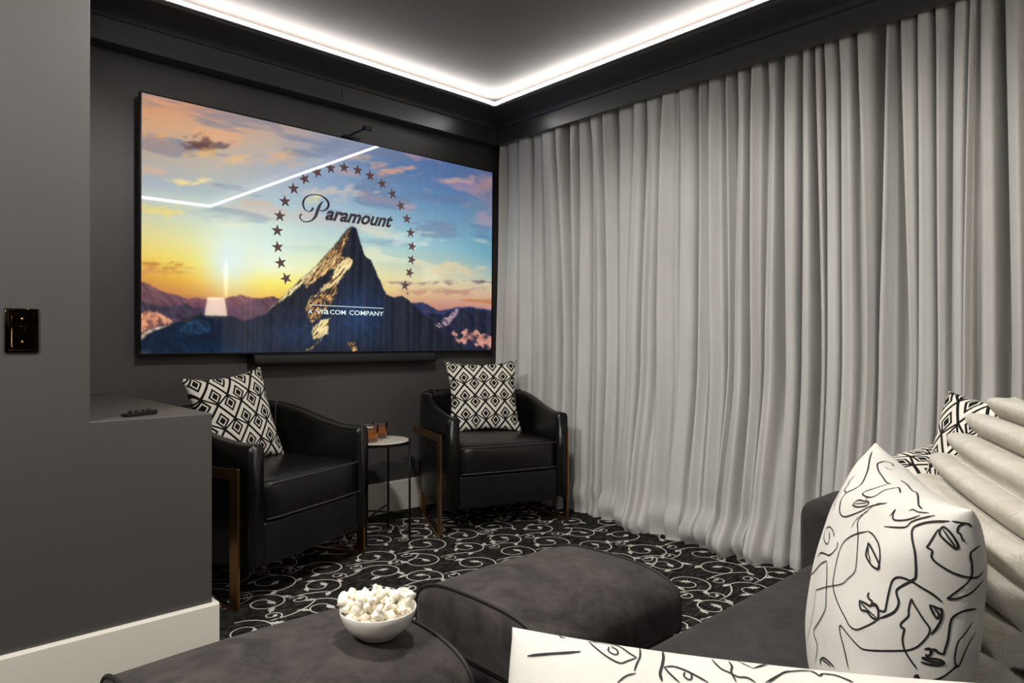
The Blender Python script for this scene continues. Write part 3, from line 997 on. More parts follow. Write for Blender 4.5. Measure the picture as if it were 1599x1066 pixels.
# soundbar
sb = empty('soundbar', (1.885, 3.305, .866))
tag(sb, 'long dark rounded soundbar mounted under the television', 'soundbar')
pts = []
for k in range(24):
    a = 2 * math.pi * k / 24
    pts.append((.045 * math.copysign(abs(math.cos(a)) ** .55, math.cos(a)), .029 * math.copysign(abs(math.sin(a)) ** .7, math.sin(a)) + .029))
extrude_poly('body', pts, 'x', -.535, .535, M_SATINBAR, sb, False)
for s in (-1, 1):
    pp = [(p[0] * 1.02, (p[1] - .029) * 1.02 + .029) for p in pts]
    extrude_poly('end_cap', pp, 'x', min(s * .535, s * .548), max(s * .535, s * .548), M_BLACKPL, sb)
box('wall_bracket', (-.2, .03, .01), (.2, .055, .05), M_BLACKMET, sb)

# ------------------------------------------------------------------ armchairs
def make_chair(loc, rz, label):
    t = empty('barrel_armchair', loc, rz)
    tag(t, label, 'armchair', 'black leather barrel armchairs under the television')
    HWd, YFr, TH = .345, -.36, .064
    # outline of the U (centre line parameterised), outer curve
    def U(s):      # s in 0..1, left front -> back -> right front
        st_len = .30; arc = 1.18; tot = 2 * st_len + arc
        d = s * tot
        if d < st_len: return (-HWd, YFr + d), (-1, 0)
        if d > tot - st_len: return (HWd, YFr + (tot - d)), (1, 0)
        a = math.pi - (d - st_len) / arc * math.pi
        n_ = 2.35
        c, s_ = math.cos(a), math.sin(a)
        x = HWd * math.copysign(abs(c) ** (2 / n_), c); y = YFr + st_len + .415 * abs(s_) ** (2 / n_)
        nx, ny = c / HWd, s_ / .415
        l = math.hypot(nx, ny)
        return (x, y), (nx / l, ny / l)
    N = 64
    secs = []
    for i in range(N + 1):
        (x, y), (nx, ny) = U(i / N)
        tt = float(sstep(-.30, .22, y))
        zt = .602 + .098 * tt
        flare = .012 * tt
        prof_ = []
        th = TH
        # outer bottom -> outer top -> inner top -> inner bottom
        for (o_, z) in ((-.012, .135), (0, .16), (.0 + flare * .6, .40), (flare, zt - .03), (flare - .004, zt - .010), (flare - .016, zt), (-th * .5 + flare, zt + .003),
                        (-th + .014 + flare, zt), (-th + .003 + flare, zt - .010), (-th + flare, zt - .03), (-th, .40), (-th, .16)):
            prof_.append((x + nx * o_, y + ny * o_, z))
        secs.append(prof_)
    V = [p for s in secs for p in s]
    m = len(secs[0])
    F = []
    for i in range(N):
        for k in range(m):
            k2 = (k + 1) % m
            F.append((i * m + k, i * m + k2, (i + 1) * m + k2, (i + 1) * m + k))
    F.append(tuple(range(m))[::-1]); F.append(tuple(N * m + k for k in range(m)))
    sh = from_py('shell', V, F, M_LEATHER, t, True)
    bm = bmesh.new(); bm.from_mesh(sh.data); bmesh.ops.recalc_face_normals(bm, faces=bm.faces)
    es = [e for e in bm.edges if any(len(f.verts) > 4 for f in e.link_faces)]
    bmesh.ops.bevel(bm, geom=es, offset=.007, segments=2, affect='EDGES')
    bm.to_mesh(sh.data); bm.free(); sh.data.shade_smooth()
    # stitched seams on the inside of the back
    for s in (.26, .345, .5, .655, .74):
        (x, y), (nx, ny) = U(s)
        i = int(s * N)
        line = [Vector(secs[i][k]) for k in (5, 6, 7, 8, 9, 10)] + [Vector((secs[i][10][0], secs[i][10][1], .44))]
        line = [p + Vector((-nx * .0015 if j > 2 else 0, -ny * .0015 if j > 2 else 0, .002 if j <= 3 else 0)) for j, p in enumerate(line)]
        tube('seam', line, .0026, M_STITCH if s in (.26, .74) else M_LEATHER, t, 6)
    # front rail and deck
    IW = HWd - TH
    box('front_rail', (-IW + .001, -.352, .14), (IW - .001, -.30, .305), M_LEATHER, t, bevel=.012, seg=3, smooth=True)
    box('deck', (-IW, -.31, .15), (IW, .10, .30), M_BLACKPL, t, bevel=.01)
    # loose seat cushion: rounded front, follows the round back
    bm = bmesh.new()
    pts = [(-IW + .004, -.365), (IW - .004, -.365)]
    out = []
    for k in range(21):
        a = math.pi * k / 20
        c, s_ = math.cos(a), math.sin(a)
        out.append(((IW - .004) * math.copysign(abs(c) ** (2 / 2.35), c), -.06 + .345 * abs(s_) ** (2 / 2.35)))
    ol = [(IW - .004, -.35), (IW - .006, -.2)] + out + [(-IW + .006, -.2), (-IW + .004, -.35)]
    fr = [(-IW + .004 + (2 * IW - .008) * k / 8, -.366 - .006 * math.sin(math.pi * k / 8)) for k in range(9)]
    ol = ol + fr[1:-1]
    n = len(ol)
    cxm = sum(p[0] for p in ol) / n; cym = sum(p[1] for p in ol) / n
    rows = [(.985, .308), (1.0, .325), (1.004, .38), (1.0, .435), (.985, .450), (.93, .460), (.75, .470), (.45, .477), (.15, .479)]
    vs2 = [[bm.verts.new((cxm + (p[0] - cxm) * sc_, cym + (p[1] - cym) * sc_, z)) for p in ol] for sc_, z in rows]
    for a_, b_ in zip(vs2, vs2[1:]):
        for k in range(n):
            bm.faces.new((a_[k], a_[(k + 1) % n], b_[(k + 1) % n], b_[k]))
    bm.faces.new(vs2[-1]); bm.faces.new(vs2[0][::-1])
    cu = from_bm('seat_cushion', bm, M_LEATHER, t, True)
    for z, sc_ in ((.449, .990), (.318, .998)):
        ln = [(cxm + (p[0] - cxm) * sc_, cym + (p[1] - cym) * sc_ - .0, z) for p in ([ol[-8 - 1]] + ol[-8:] + ol[:2])] if False else [(cxm + (p[0] - cxm) * sc_, cym + (p[1] - cym) * sc_, z) for p in fr]
        tube('cushion_seam', ln, .0028, M_STITCH, cu, 6)
    # bronze side frames: closed loop of flat bar
    for s in (-1, 1):
        xo = s * (HWd + .022)
        bm = bmesh.new()
        tb = .006
        bm_box(bm, (xo - tb, -.318, 0), (xo + tb, -.276, .518), .0015, 1)
        bm_box(bm, (xo - tb, -.276, .478), (xo + tb, .13, .518), .0015, 1)
        p0, p1 = Vector((xo, -.297, 0)), Vector((s * .30, .17, 0))
        dl = (p1 - p0).length
        mt = Matrix.Translation(p0) @ Matrix.Rotation(math.atan2(p1.y - p0.y, p1.x - p0.x), 4, 'Z')
        bm_box(bm, (.015, -.010, 0), (dl + .015, .010, .014), .0015, 1, mt)
        bm_box(bm, (p1.x - .014, p1.y - .014, 0), (p1.x + .014, p1.y + .014, .145), .0015, 1)
        bm_box(bm, (xo - (s * .012 if s > 0 else 0), .09, .485), (xo + (0 if s > 0 else .012), .13, .51))
        from_bm('side_frame', bm, M_BRASS, t)
        box('frame_bolt', (xo - s * .014 - .012, -.305, .30), (xo - s * .014 + .012, -.29, .315), M_BRASS, t)
    return t
chair_l = make_chair((1.187, 2.918, 0), math.radians(21.5), 'black leather barrel armchair on bronze frames beside the half-height ledge')
chair_r = make_chair((2.506, 2.916, 0), math.radians(-17.6), 'black leather barrel armchair on bronze frames in front of the curtain corner')

# ------------------------------------------------------------------ cushions
def pillow_mesh(W, H, T, pinch=.07, n=44, rib=None, crease=0.0, seed=0):
    """square cushion, local x = width, z = up, front = -y"""
    V, F = [], []
    g = np.linspace(-1, 1, n)
    # denser near the edges
    g = np.sign(g) * (1 - (1 - np.abs(g)) ** 1.35)
    idx = {}
    for side in (-1, 1):
        for j, b in enumerate(g):
            for i, a in enumerate(g):
                edge = i in (0, n - 1) or j in (0, n - 1)
                if side == 1 and edge:
                    idx[(side, i, j)] = idx[(-1, i, j)]
                    continue
                x = a * (1 - pinch * (1 - b * b) * abs(a) ** 1.5) * W / 2
                z = b * (1 - pinch * (1 - a * a) * abs(b) ** 1.5) * H / 2
                prof_ = ((1 - a * a) * (1 - b * b))
                h = T / 2 * prof_ ** .42
                if crease:
                    c = crease * (math.sin(9 * a + 5 * b + seed) * .5 + math.sin(14 * b - 6 * a + 2 * seed) * .35) * (abs(a) ** 3 + abs(b) ** 3) * (prof_ ** .3)
                    h += c
                if rib:
                    ph = (b * .5 + .5) * rib
                    h += (abs(math.sin(math.pi * ph)) ** .5 - .6) * .058 * min(1, prof_ * 10) ** .5
                idx[(side, i, j)] = len(V)
                V.append((x, side * h, z))
    for side in (-1, 1):
        for j in range(n - 1):
            for i in range(n - 1):
                q = (idx[(side, i, j)], idx[(side, i + 1, j)], idx[(side, i + 1, j + 1)], idx[(side, i, j + 1)])
                F.append(q if side == -1 else q[::-1])
    return V, F

def cushion(name, mat, W, H, T, mtx, label, group=None, **kw):
    V, F = pillow_mesh(W, H, T, **kw)
    o = from_py(name, V, F, mat, None, True)
    o.matrix_world = mtx
    tag(o, label, 'cushion', group)
    return o

def frame(center, wdir, up):
    wv = Vector(wdir).normalized(); uv = Vector(up)
    uv = (uv - wv * uv.dot(wv)).normalized()
    yv = uv.cross(wv)            # local y = z cross x
    m = Matrix((wv, yv, uv)).transposed().to_4x4()
    m.translation = Vector(center)
    return m

def chair_pt(ch_loc, rz, p):
    c, s = math.cos(rz), math.sin(rz)
    return (ch_loc[0] + p[0] * c - p[1] * s, ch_loc[1] + p[0] * s + p[1] * c, p[2])
def facing(yaw, lean, roll):
    """x axis yawed about z, leaned back, rolled"""
    return Matrix.Rotation(yaw, 4, 'Z') @ Matrix.Rotation(-lean, 4, 'X') @ Matrix.Rotation(roll, 4, 'Y')
GG = 'black and ivory diamond pattern cushions'
m = Matrix.Translation(chair_pt((1.187, 2.918), math.radians(21.5), (-.045, .05, .652))) @ facing(math.radians(20), math.radians(16), math.radians(-5))
cushion('diamond_cushion', M_GEO, .42, .42, .13, m, 'black and ivory diamond cushion on the armchair beside the ledge', GG, pinch=.13)
m = Matrix.Translation(chair_pt((2.506, 2.916), math.radians(-17.6), (.035, .085, .668))) @ facing(math.radians(-31), math.radians(14), math.radians(-1))
cushion('diamond_cushion', M_GEO, .43, .43, .13, m, 'black and ivory diamond cushion on the armchair by the curtain', GG, pinch=.13)

# ------------------------------------------------------------------ side table with two drinks
stb = empty('drink_table', (1.852, 2.978, 0))
tag(stb, 'small round black metal drink table with a pale top between the armchairs', 'side table')
TR, TZ = .162, .488
lathe('top', [(0, TZ - .016), (TR - .006, TZ - .016), (TR - .003, TZ - .012), (TR - .003, TZ - .003), (TR - .006, TZ), (0, TZ)], M_STONE, stb, 64, smooth=False)
lathe('rim', [(TR - .003, TZ - .018), (TR + .004, TZ - .018), (TR + .004, TZ - .004), (TR - .003, TZ - .004)], M_BLACKMET, stb, 64, smooth=False, closed=True)
va = math.atan2(rt.y, rt.x)
legs = []
for k in range(4):
    a = va + math.radians(-8) + k * math.pi / 2
    x, y = (TR + .006) * math.cos(a), (TR + .006) * math.sin(a)
    legs.append((x, y))
    tube('leg', [(x, y, 0), (x, y, TZ + .012)], .0055, M_BLACKMET, stb, 10)
for k in range(2):
    tube('cross_bar', [(legs[k][0], legs[k][1], .125), (legs[k + 2][0], legs[k + 2][1], .125)], .0045, M_BLACKMET, stb, 8)
def tumbler(x, y, label, rot):
    g = empty('whisky_glass', (x, y, TZ + .0005), rot)
    tag(g, label, 'glass', 'whisky tumblers on the drink table')
    R1, R2, Hh = .0345, .0405, .083
    lathe('tumbler', [(0, .001), (R1 - .003, .001), (R1, .004), (R2 - .0004, Hh - .002), (R2 - .001, Hh), (R2 - .0025, Hh), (R2 - .003, Hh - .002), (R1 - .003, .016), (R1 - .008, .013), (0, .013)], M_GLASS, g, 40)
    lathe('whisky', [(0, .0126), (R1 - .0078, .0126), (R1 - .0022, .0158), (R1 + .0024, .052), (0, .052)], M_WHISKY, g, 40)
    for dx, dy, dz, an in ((-.008, -.004, .047, .4), (.010, .009, .040, 1.1)):
        bm = bmesh.new()
        bm_box(bm, (-.010, -.010, -.010), (.010, .010, .010), .003, 2)
        ic = from_bm('ice_cube', bm, M_ICE, g, True)
        ic.location = (dx, dy, dz); ic.rotation_euler = (.2, .3, an)
tumbler(1.852 + .041, 2.978 + .044, 'full round tumbler of whisky with ice nearest the wall on the drink table', .3)
tumbler(1.852 - .066, 2.978 - .042, 'tumbler of whisky half hidden behind the armchair arm on the drink table', 1.2)

# ------------------------------------------------------------------ ledge remote, switch plate
rm = empty('remote_control', (.572, 2.245, LEDGE_Z + .001), math.radians(24))
rm.scale = (.56, .8, .9)
tag(rm, 'slim black remote control lying on the charcoal ledge', 'remote control')
extrude_poly('body', [(-.085, 0), (.08, 0), (.088, .008), (.085, .015), (.01, .013), (-.03, .012), (-.09, .008)], 'y', -.02, .02, M_BLACKPL, rm)
for k, (x, r) in enumerate(((-.055, .006), (.055, .008), (-.02, .004), (.02, .004))):
    lathe('button', [(0, .0185), (r, .0185), (r, .010), (0, .010)], M_BEZEL, rm, 16, center=(x, 0))
M_MIRROR = plain('polished_black_bronze', rgb(44, 34, 22), .05, 1.0)
sp = empty('switch_plate', (.2745, LEDGE_Y, 1.012))
tag(sp, 'polished dark bronze light switch plate on the charcoal pier', 'light switch')
def plate(W, H, T):
    bm = bmesh.new()
    rings = []
    for (s, d) in ((1.0, 0), (1.0, -.004), (.94, -.0075), (.86, -.006), (.60, -.0062)):
        rings.append([bm.verts.new((x * W / 2 - (1 - s) * W / 2 * (1 if x > 0 else -1), d, z * H / 2 - (1 - s) * W / 2 * (1 if z > 0 else -1))) for x, z in ((-1, -1), (1, -1), (1, 1), (-1, 1))])
    for a, b in zip(rings, rings[1:]):
        for k in range(4):
            bm.faces.new((a[k], a[(k + 1) % 4], b[(k + 1) % 4], b[k]))
    bm.faces.new(rings[-1]); bm.faces.new(rings[0][::-1])
    bmesh.ops.bevel(bm, geom=list(bm.edges), offset=.0012, segments=2, affect='EDGES')
    return bm
from_bm('plate', plate(.073, .115, .008), M_MIRROR, sp, True)
box('toggle', (-.005, -.020, -.004), (.005, -.004, .012), M_MIRROR, sp, bevel=.002, smooth=True)
for dz in (-.03, .03):
    o = lathe('screw', [(0, .0025), (.0025, .002), (.0035, 0)], M_BRASS, sp, 16)
    o.rotation_euler = (math.pi / 2, 0, 0); o.location = (0, -.006, dz)

# ------------------------------------------------------------------ ottomans
def ottoman(loc, W, D, label):
    t = empty('ottoman', loc)
    tag(t, label, 'ottoman', 'charcoal velvet ottomans in front of the sofa')
    # cushion: closed profile in (y,z) extruded along x with slightly crowned middle
    def profile(crown, shrink=0.0):
        out = []
        z0, z1 = .285, .418
        hy = D / 2 - shrink
        ns = 3.6
        for k in range(40):
            a = 2 * math.pi * k / 40
            c, s = math.cos(a), math.sin(a)
            y = hy * math.copysign(abs(c) ** (2 / (ns if s > 0 else 14)), c)
            z = (z0 + z1) / 2 + (z1 - z0) / 2 * math.copysign(abs(s) ** (2 / (2.6 if s > 0 else 14)), s)
            if s > 0:
                z += crown * (1 - (y / hy) ** 2)
            out.append((y, z))
        return out
    V, F = [], []
    xs = [-1, -.96, -.8, -.5, -.2, .2, .5, .8, .96, 1]
    for x in xs:
        cr = .008 + .016 * (1 - x * x)
        for (y, z) in profile(cr, .0):
            V.append((x * W / 2, y, z))
    n = 40
    for i in range(len(xs) - 1):
        for k in range(n):
            k2 = (k + 1) % n
            F.append((i * n + k, i * n + k2, (i + 1) * n + k2, (i + 1) * n + k))
    # side panels with a soft bulge
    for sgn, i in ((-1, 0), (1, len(xs) - 1)):
        prev = [i * n + k for k in range(n)]
        for sc_, bul in ((.92, .008), (.7, .016), (.35, .020)):
            cur = []
            for k in range(n):
                p = V[i * n + k]
                cur.append(len(V)); V.append((p[0] + sgn * bul, p[1] * sc_, .352 + (p[2] - .352) * sc_))
            for k in range(n):
                k2 = (k + 1) % n
                F.append((prev[k], prev[k2], cur[k2], cur[k]))
            prev = cur
        F.append(tuple(prev))
    cu = from_py('seat_cushion', V, F, M_OTTO, t, False)
    bm = bmesh.new(); bm.from_mesh(cu.data); bmesh.ops.recalc_face_normals(bm, faces=bm.faces); bm.to_mesh(cu.data); bm.free()
    cu.data.shade_smooth()
    for sgn in (-1, 1):
        tube('piping', [(sgn * W / 2, y * 1.004, .352 + (z - .352) * 1.02) for y, z in profile(.008)], .0042, M_PIPE, cu, 8, closed=True)
    box('base', (-W / 2 + .004, -D / 2 + .006, .045), (W / 2 - .004, D / 2 - .006, .288), M_OTTO, t, bevel=.018, seg=3, smooth=True)
    for sx in (-1, 1):
        for sy in (-1, 1):
            lathe('foot', [(0, .0005), (.02, .0005), (.024, .05), (0, .05)], M_BLACKPL, t, 20, center=(sx * (W / 2 - .06), sy * (D / 2 - .06)))
    return t
ottoman((.532, 1.148, 0), .49, .436, 'charcoal velvet ottoman holding the bowl of popcorn')
ottoman((1.172, 1.126, 0), .455, .436, 'charcoal velvet ottoman without anything on it in front of the sofa')

# ------------------------------------------------------------------ popcorn bowl
BX, BY, BZ = .678, 1.088, .4385
bowl = tag(lathe('popcorn_bowl', [(0, .001), (.030, .001), (.033, 0), (.036, .001), (.037, .006), (.050, .014), (.062, .030), (.0685, .050), (.0705, .062), (.0695, .0635), (.0675, .062), (.0655, .050), (.059, .032), (.048, .018), (.036, .011), (0, .010)][:], M_BOWL, None, 56),
           'round white ceramic bowl of popcorn standing on the ottoman', 'bowl')
for v_ in bowl.data.vertices: v_.co.z *= .82
bowl.location = (BX, BY, BZ)
def popcorn_mat():
    t = NT('white_popcorn')
    v = t.coord('Object')
    n = t.noise(v, 55, 3, .6)
    t.l(t.ramp(n, [(.28, rgb(214, 160, 96)), (.36, rgb(250, 234, 190)), (.43, rgb(252, 244, 226))]), t.b.inputs['Base Color'])
    t.set(Roughness=.8)
    t.b.inputs['Subsurface Weight'].default_value = .15
    t.b.inputs['Subsurface Radius'].default_value = (.004, .003, .002)
    return t.m
M_POP = popcorn_mat()
def pop_mesh(seed):
    rnd = random.Random(seed)
    bm = bmesh.new()
    k = rnd.randint(5, 8)
    for i in range(k):
        r = rnd.uniform(.0045, .0075)
        d = Vector((rnd.uniform(-1, 1), rnd.uniform(-1, 1), rnd.uniform(-1, 1))).normalized() * rnd.uniform(.004, .0095)
        res = bmesh.ops.create_icosphere(bm, subdivisions=2, radius=r)
        for v in res['verts']:
            v.co = v.co * (1 + .22 * math.sin(v.co.x * 1500 + i) * math.sin(v.co.y * 1300 + i * 2) + rnd.uniform(-.09, .09)) + d
    me = bpy.data.meshes.new('popcorn_piece')
    bm.to_mesh(me); bm.free()
    me.materials.append(M_POP); me.shade_smooth()
    return me
POPS = [pop_mesh(100 + i) for i in range(8)]
rnd = random.Random(5)
cnt = 0
def add_pop(x, y, z, s=1.0):
    o = bpy.data.objects.new('popcorn_piece', POPS[rnd.randrange(8)])
    COL.objects.link(o)
    o.location = (BX + x, BY + y, BZ + z * .86 - .004)
    o.rotation_euler = (rnd.uniform(0, 6), rnd.uniform(0, 6), rnd.uniform(0, 6))
    o.scale = (s, s, s)
    tag(o, 'piece of white popcorn heaped in the white bowl', 'popcorn', 'popcorn in the bowl')
for lay, (rad, z0) in enumerate(((.050, .040), (.054, .052), (.056, .064), (.046, .074), (.034, .083), (.018, .090))):
    m_ = max(3, int((rad / .0125) ** 2 * .95))
    for i in range(m_):
        r = rad * math.sqrt((i + .5) / m_); a = i * 2.39996 + lay
        hump = .010 * math.sin(3 * a + lay) * (r / .06)
        add_pop(r * math.cos(a), r * math.sin(a), z0 + rnd.uniform(-.003, .004) + (hump if lay > 2 else 0), rnd.uniform(.9, 1.25))
# the pieces spilling over the rim on the left
lv = -rt
for k, (al, be, zz) in enumerate(((.060, .0, .074), (.055, -.018, .079), (.056, .022, .080), (.066, .006, .078), (-.052, .024, .078), (-.048, .010, .084))):
    p = lv * al + fw * be
    add_pop(p.x, p.y, zz, 1.15)

# ------------------------------------------------------------------ sofa
sf = empty('sofa', (.55, .3, 0))
tag(sf, 'charcoal velvet sofa facing the television with scattered cushions', 'sofa')
def sbox(name, lo, hi, bevel, seg=4, mat=M_SOFA):
    return box(name, tuple(a - b for a, b in zip(lo, (.55, .3, 0))), tuple(a - b for a, b in zip(hi, (.55, .3, 0))), mat, sf, bevel=bevel, seg=seg, smooth=True)
sbox('base', (-.75, -.38, .06), (1.72, .69, .285), .02)
sbox('arm', (1.72, -.42, .05), (1.96, .775, .578), .055, 6)
sbox('arm', (-.99, -.42, .05), (-.75, .775, .578), .055, 6)
sbox('backrest', (-.75, -.42, .06), (1.72, -.16, .80), .06, 6)
SEAT = []
for (x0, x1) in ((-.745, .50), (.505, 1.715)):
    SEAT.append(sbox('seat_cushion', (x0, -.10, .287), (x1, .715, .448), .035, 5))
for (x0, x1) in ((-.74, .48), (.50, 1.71)):
    sbox('back_cushion', (x0, -.165, .45), (x1, -.02, .83), .05, 5)
for x in (-.9, 1.87):
    for y in (-.34, .70):
        lathe('foot', [(0, .0005), (.022, .0005), (.026, .055), (0, .055)], M_BLACKPL, sf, 20, center=(x - .55, y - .3))

# cushions on the sofa
mF = frame((.957, .314, .634), (-.85, -.53, -.04), (.06, -.17, .98))
face = cushion('printed_cushion', M_WHITE, .375, .375, .165, mF, 'white cushion with black line-drawn faces propped upright on the sofa', 'white cushions with line-drawn faces', pinch=.10, n=64, crease=.006, seed=2)
mC = frame((1.255, .268, .672), (-.90, -.44, -.01), (.21, -.44, .87))
V_, F_ = pillow_mesh(.54, .47, .16, .03, 140, rib=10)
plush = from_py('plush_cushion', V_, F_, M_PLUSH, None, True)
plush.matrix_world = mC
tag(plush, 'cream ribbed plush cushion leaning on the sofa behind the printed cushion', 'cushion')
mA = frame((1.505, .285, .665), (-.6, -.8, 0), (.2, -.2, .96))
cushion('diamond_cushion', M_GEO2, .44, .44, .13, mA, 'black and ivory diamond cushion standing behind the cream plush cushion', GG, pinch=.10)
mB = frame((1.85, .37, .645), (.99, -.12, .04), (.1, .8, .22))
cushion('diamond_cushion', M_GEO2, .42, .42, .13, mB, 'black and ivory diamond cushion slumped on the sofa arm', GG, pinch=.08)
# front cushion near the camera
TLc = Vector((.434, .442, .713)); TRc = Vector((.60, .052, .744))
wd = (TRc - TLc).normalized()
hdir = Vector((wd.y, -wd.x, 0)).normalized()       # horizontal, towards camera
if hdir.dot(Vector((-1, -.5, 0))) < 0: hdir = -hdir
upv = (Vector((0, 0, 1)) * .86 - hdir * .5).normalized()
cen = (TLc + TRc) / 2 - upv * .15
mP = frame(cen, wd, upv)
near = cushion('printed_cushion', M_WHITE, .44, .31, .13, mP, 'white line-drawn cushion lying in the foreground at the bottom edge', 'white cushions with line-drawn faces', pinch=.05, n=56, crease=.003, seed=5)

def ink(o, strokes, org, sc, half, off=.0009):
    me = o.data
    mw = o.matrix_world.copy()
    tree = BVHTree.FromPolygons([mw @ v.co for v in me.vertices], [p.vertices[:] for p in me.polygons])
    V, F = [], []
    inv = mw.inverted()
    nrm = inv.to_3x3()
    for s in strokes:
        hwid = half
        if isinstance(s, tuple): s, hwid = s
        hwid *= .68
        pts = catmull([(org[0] + x / sc, org[1] + y / sc) for x, y in s], 5)
        run = []
        runs = []
        for p in pts:
            h = tree.ray_cast(CAM, ray(p[0], p[1]).normalized())
            if h[0] is None:
                if len(run) > 1: runs.append(run)
                run = []
                continue
            n_ = h[1] if h[1].dot(CAM - h[0]) > 0 else -h[1]
            if run and (h[0] - run[-1][0]).length > .03:
                if len(run) > 1: runs.append(run)
                run = []
            run.append((h[0], n_))
        if len(run) > 1: runs.append(run)
        for run in runs:
            b = len(V); N = len(run)
            for i, (p, n_) in enumerate(run):
                d = run[min(i + 1, N - 1)][0] - run[max(i - 1, 0)][0]
                if d.length < 1e-7: d = Vector((0, 0, 1))
                side = d.cross(n_).normalized()
                tp = min(1, .45 + .25 * min(i, N - 1 - i))
                for sg in (1, -1):
                    q = p + side * sg * hwid * tp + n_ * off
                    V.append(inv @ q)
            for i in range(N - 1):
                F.append((b + 2 * i, b + 2 * i + 1, b + 2 * i + 3, b + 2 * i + 2))
    r = from_py('ink_drawing', V, F, M_INK, o)
    r['label'] = 'black continuous-line drawing of faces'
bpy.context.view_layer.update()
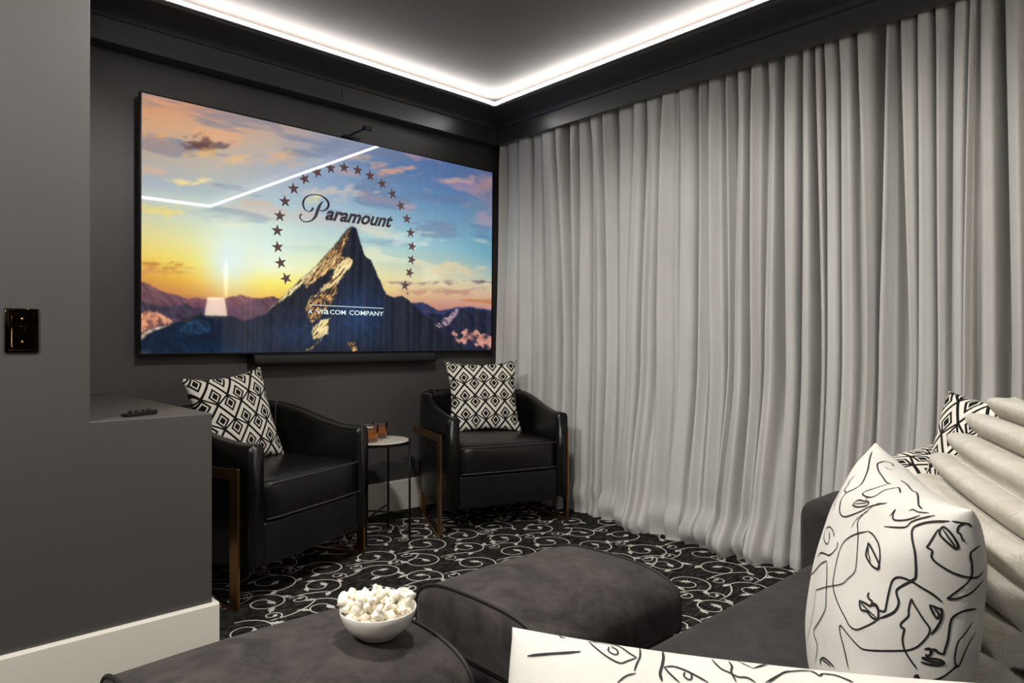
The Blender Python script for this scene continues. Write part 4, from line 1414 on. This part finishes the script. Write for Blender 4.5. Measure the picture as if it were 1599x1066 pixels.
FACE = [
 ([(345,45),(335,75),(325,130),(300,185),(265,210),(235,225),(210,255),(203,300),(212,325),(235,330),(290,310),(340,285),(415,270)]),
 ([(405,275),(370,275),(330,300),(295,335),(283,360),(285,420),(278,530),(270,575),(240,605),(212,628),(150,640),(110,652),(98,665),(85,760),(70,830),(60,890)], .0010),
 [(440,110),(430,95),(400,87),(378,92),(368,102),(375,130),(395,160),(410,180),(430,187)], ([(440,125),(415,120),(400,110)], .0009),
 [(425,185),(390,195),(345,210),(315,220),(305,233),(330,245),(360,240),(400,215),(445,205),(465,205),(470,228)],
 [(262,275),(285,258),(310,262),(330,265),(325,280),(290,288),(265,283),(262,275)], ([(262,275),(300,272),(330,270)], .0009), ([(318,262),(325,245),(330,240)], .0009),
 ([(330,445),(345,470),(365,510),(378,540),(375,562),(350,550),(328,520),(320,495),(328,460),(330,445)], .0019), ([(330,460),(330,490),(338,520),(335,535)], .0011),
 [(330,395),(270,410),(225,440),(200,490),(180,580),(175,640),(195,710),(230,780),(250,815),(280,830),(320,815),(350,800),(365,790)],
 [(330,395),(355,415),(378,460),(382,520),(372,560)],
 ([(690,350),(600,355),(545,370),(525,390),(525,430),(538,500),(540,590),(525,610),(490,630),(460,650),(455,670),(465,710),(450,745),(420,765),(380,780)], .0019),
 ([(335,665),(328,680),(335,695),(348,705),(345,720),(365,725),(372,740),(390,748),(405,745),(412,710),(425,650),(440,610),(470,598),(520,615),(560,640),(610,670),(657,707)], .0018),
 ([(290,700),(320,715),(340,725),(355,715),(372,730),(375,770),(370,785),(345,775),(325,750),(298,740),(290,700)], .0019), [(290,705),(330,745),(370,780)],
 [(242,1000),(225,920),(205,840),(208,812),(240,850),(290,905),(330,920),(440,922),(520,915),(570,880),(600,830),(570,780),(530,715),(520,695),(508,740),(505,770),(475,800),(475,820),(488,825),(480,870),(490,920),(520,970),(543,1003)],
 ([(598,718),(640,735),(652,740),(650,780),(630,820),(605,850)], .0019), ([(598,718),(615,755),(632,778),(640,760),(620,735)], .0017),
 ([(803,735),(750,745),(705,770),(690,800),(680,870),(665,920),(660,935),(640,930),(620,920)], .0018),
 ([(575,915),(600,912),(603,935),(590,945),(580,935)], .0019), ([(605,940),(612,915),(635,920)], .0016),
 ([(563,950),(600,955),(640,960),(663,975),(640,985),(590,980),(560,970)], .0018), ([(563,955),(610,970),(663,975)], .0017),
 ([(535,1045),(535,1035),(545,1030),(555,1050),(600,1055),(660,1035),(715,990),(720,985)], .0018),
 [(790,790),(750,850),(725,880),(710,940),(712,980),(725,990),(740,960),(770,890),(800,840)],
 ([(640,385),(600,450),(590,465),(612,480),(610,510),(640,540),(715,582),(800,598),(835,570)], .0016),
 ([(655,375),(645,405),(675,440),(715,470),(725,455),(700,410),(672,380),(655,375)], .0018), [(655,378),(690,430),(715,465)],
 [(700,350),(735,355),(770,360),(785,375)], [(755,360),(730,370),(722,395),(735,405),(745,430),(755,438)],
 ([(820,455),(780,490),(785,540),(783,590),(755,630),(690,680),(680,690),(720,690),(780,665),(835,610)], .0017),
 ([(178,420),(175,395),(160,376),(143,385),(134,420),(140,445),(150,450),(158,430),(157,395)], .0012), [(195,440),(190,470),(160,500),(140,495),(120,490),(105,510)],
 [(147,525),(147,600),(143,690),(140,740),(115,790),(88,840),(105,900),(95,980)], [(147,525),(120,540),(85,580),(68,585)],
 ([(40,700),(36,760),(45,780),(48,740),(40,700)], .001), ([(35,825),(50,840)], .001),
 ([(120,985),(118,965),(135,955),(160,975),(180,995)], .0018), [(128,965),(145,975),(165,992)],
 [(235,225),(225,215),(240,190),(250,170),(270,150)], ([(175,300),(190,250),(220,205)], .001), [(400,375),(490,378),(520,355),(560,340),(625,325)], [(425,330),(450,300),(440,320),(445,345),(500,345),(560,325)],
 [(470,170),(500,190),(520,215),(545,230),(553,280),(570,298)], ([(510,305),(530,300),(550,310),(600,315)], .001), ([(255,380),(280,340),(330,305)], .001)]
ink(face, FACE, (1240, 690), 2.834, .0014)
NEAR = [([(15,245),(100,236),(220,228),(330,220)], .0018), [(185,85),(195,115),(215,135),(240,137)],
 ([(375,160),(440,215),(500,258),(565,288),(610,275),(665,257)], .0011), ([(375,160),(430,165),(500,175),(560,190),(620,230),(665,257)], .0011), ([(500,190),(495,215),(525,235),(550,235),(545,210),(510,190)], .0010),
 [(610,112),(650,150),(680,200),(683,250),(665,290),(650,335)], [(660,348),(600,365),(550,404)],
 ([(800,155),(812,200),(822,250),(815,300),(803,350),(815,395)], .0016), [(825,312),(880,308),(950,330),(1020,365),(1090,404)], [(825,312),(870,360),(920,404)],
 ([(950,340),(945,365),(970,385),(990,380),(985,350),(960,338)], .0010),
 [(1030,190),(1080,230),(1130,290),(1170,325),(1215,345),(1265,370),(1320,375),(1370,404)], [(1210,280),(1230,310),(1225,340),(1255,400)],
 [(1355,320),(1410,305),(1480,292),(1600,290)], [(1430,404),(1500,365),(1550,340),(1600,338)], ([(1100,215),(1200,255),(1290,290),(1355,320)], .0007)]
ink(near, NEAR, (820, 960), 3.807, .0011, .0007)
NEAR2 = [[(0,238),(60,220),(150,212),(250,210)], ([(80,328),(140,285),(190,265),(320,260),(380,288),(400,278),(470,285),(540,310),(580,328)], .0012)]
ink(near, NEAR2, (1180, 980), 3.816, .0009, .0007)

# ------------------------------------------------------------------ lamp behind the sofa (seen mirrored in the screen)
fl = empty('floor_lamp', (2.60, -.75, 0))
tag(fl, 'floor lamp with a glowing cream shade, mirrored in the television', 'lamp')
lathe('base', [(0, .0005), (.11, .0005), (.11, .012), (.02, .02), (0, .02)], M_BLACKMET, fl, 40)
tube('pole', [(0, 0, .018), (0, 0, 1.20)], .008, M_BLACKMET, fl, 12)
lathe('lamp_shade', [(.108, 1.19), (.082, 1.375), (.080, 1.375), (.106, 1.19)], emit('glowing_cream_shade', (1, .78, .58, 1), SHADE_STRENGTH), fl, 40, closed=True)
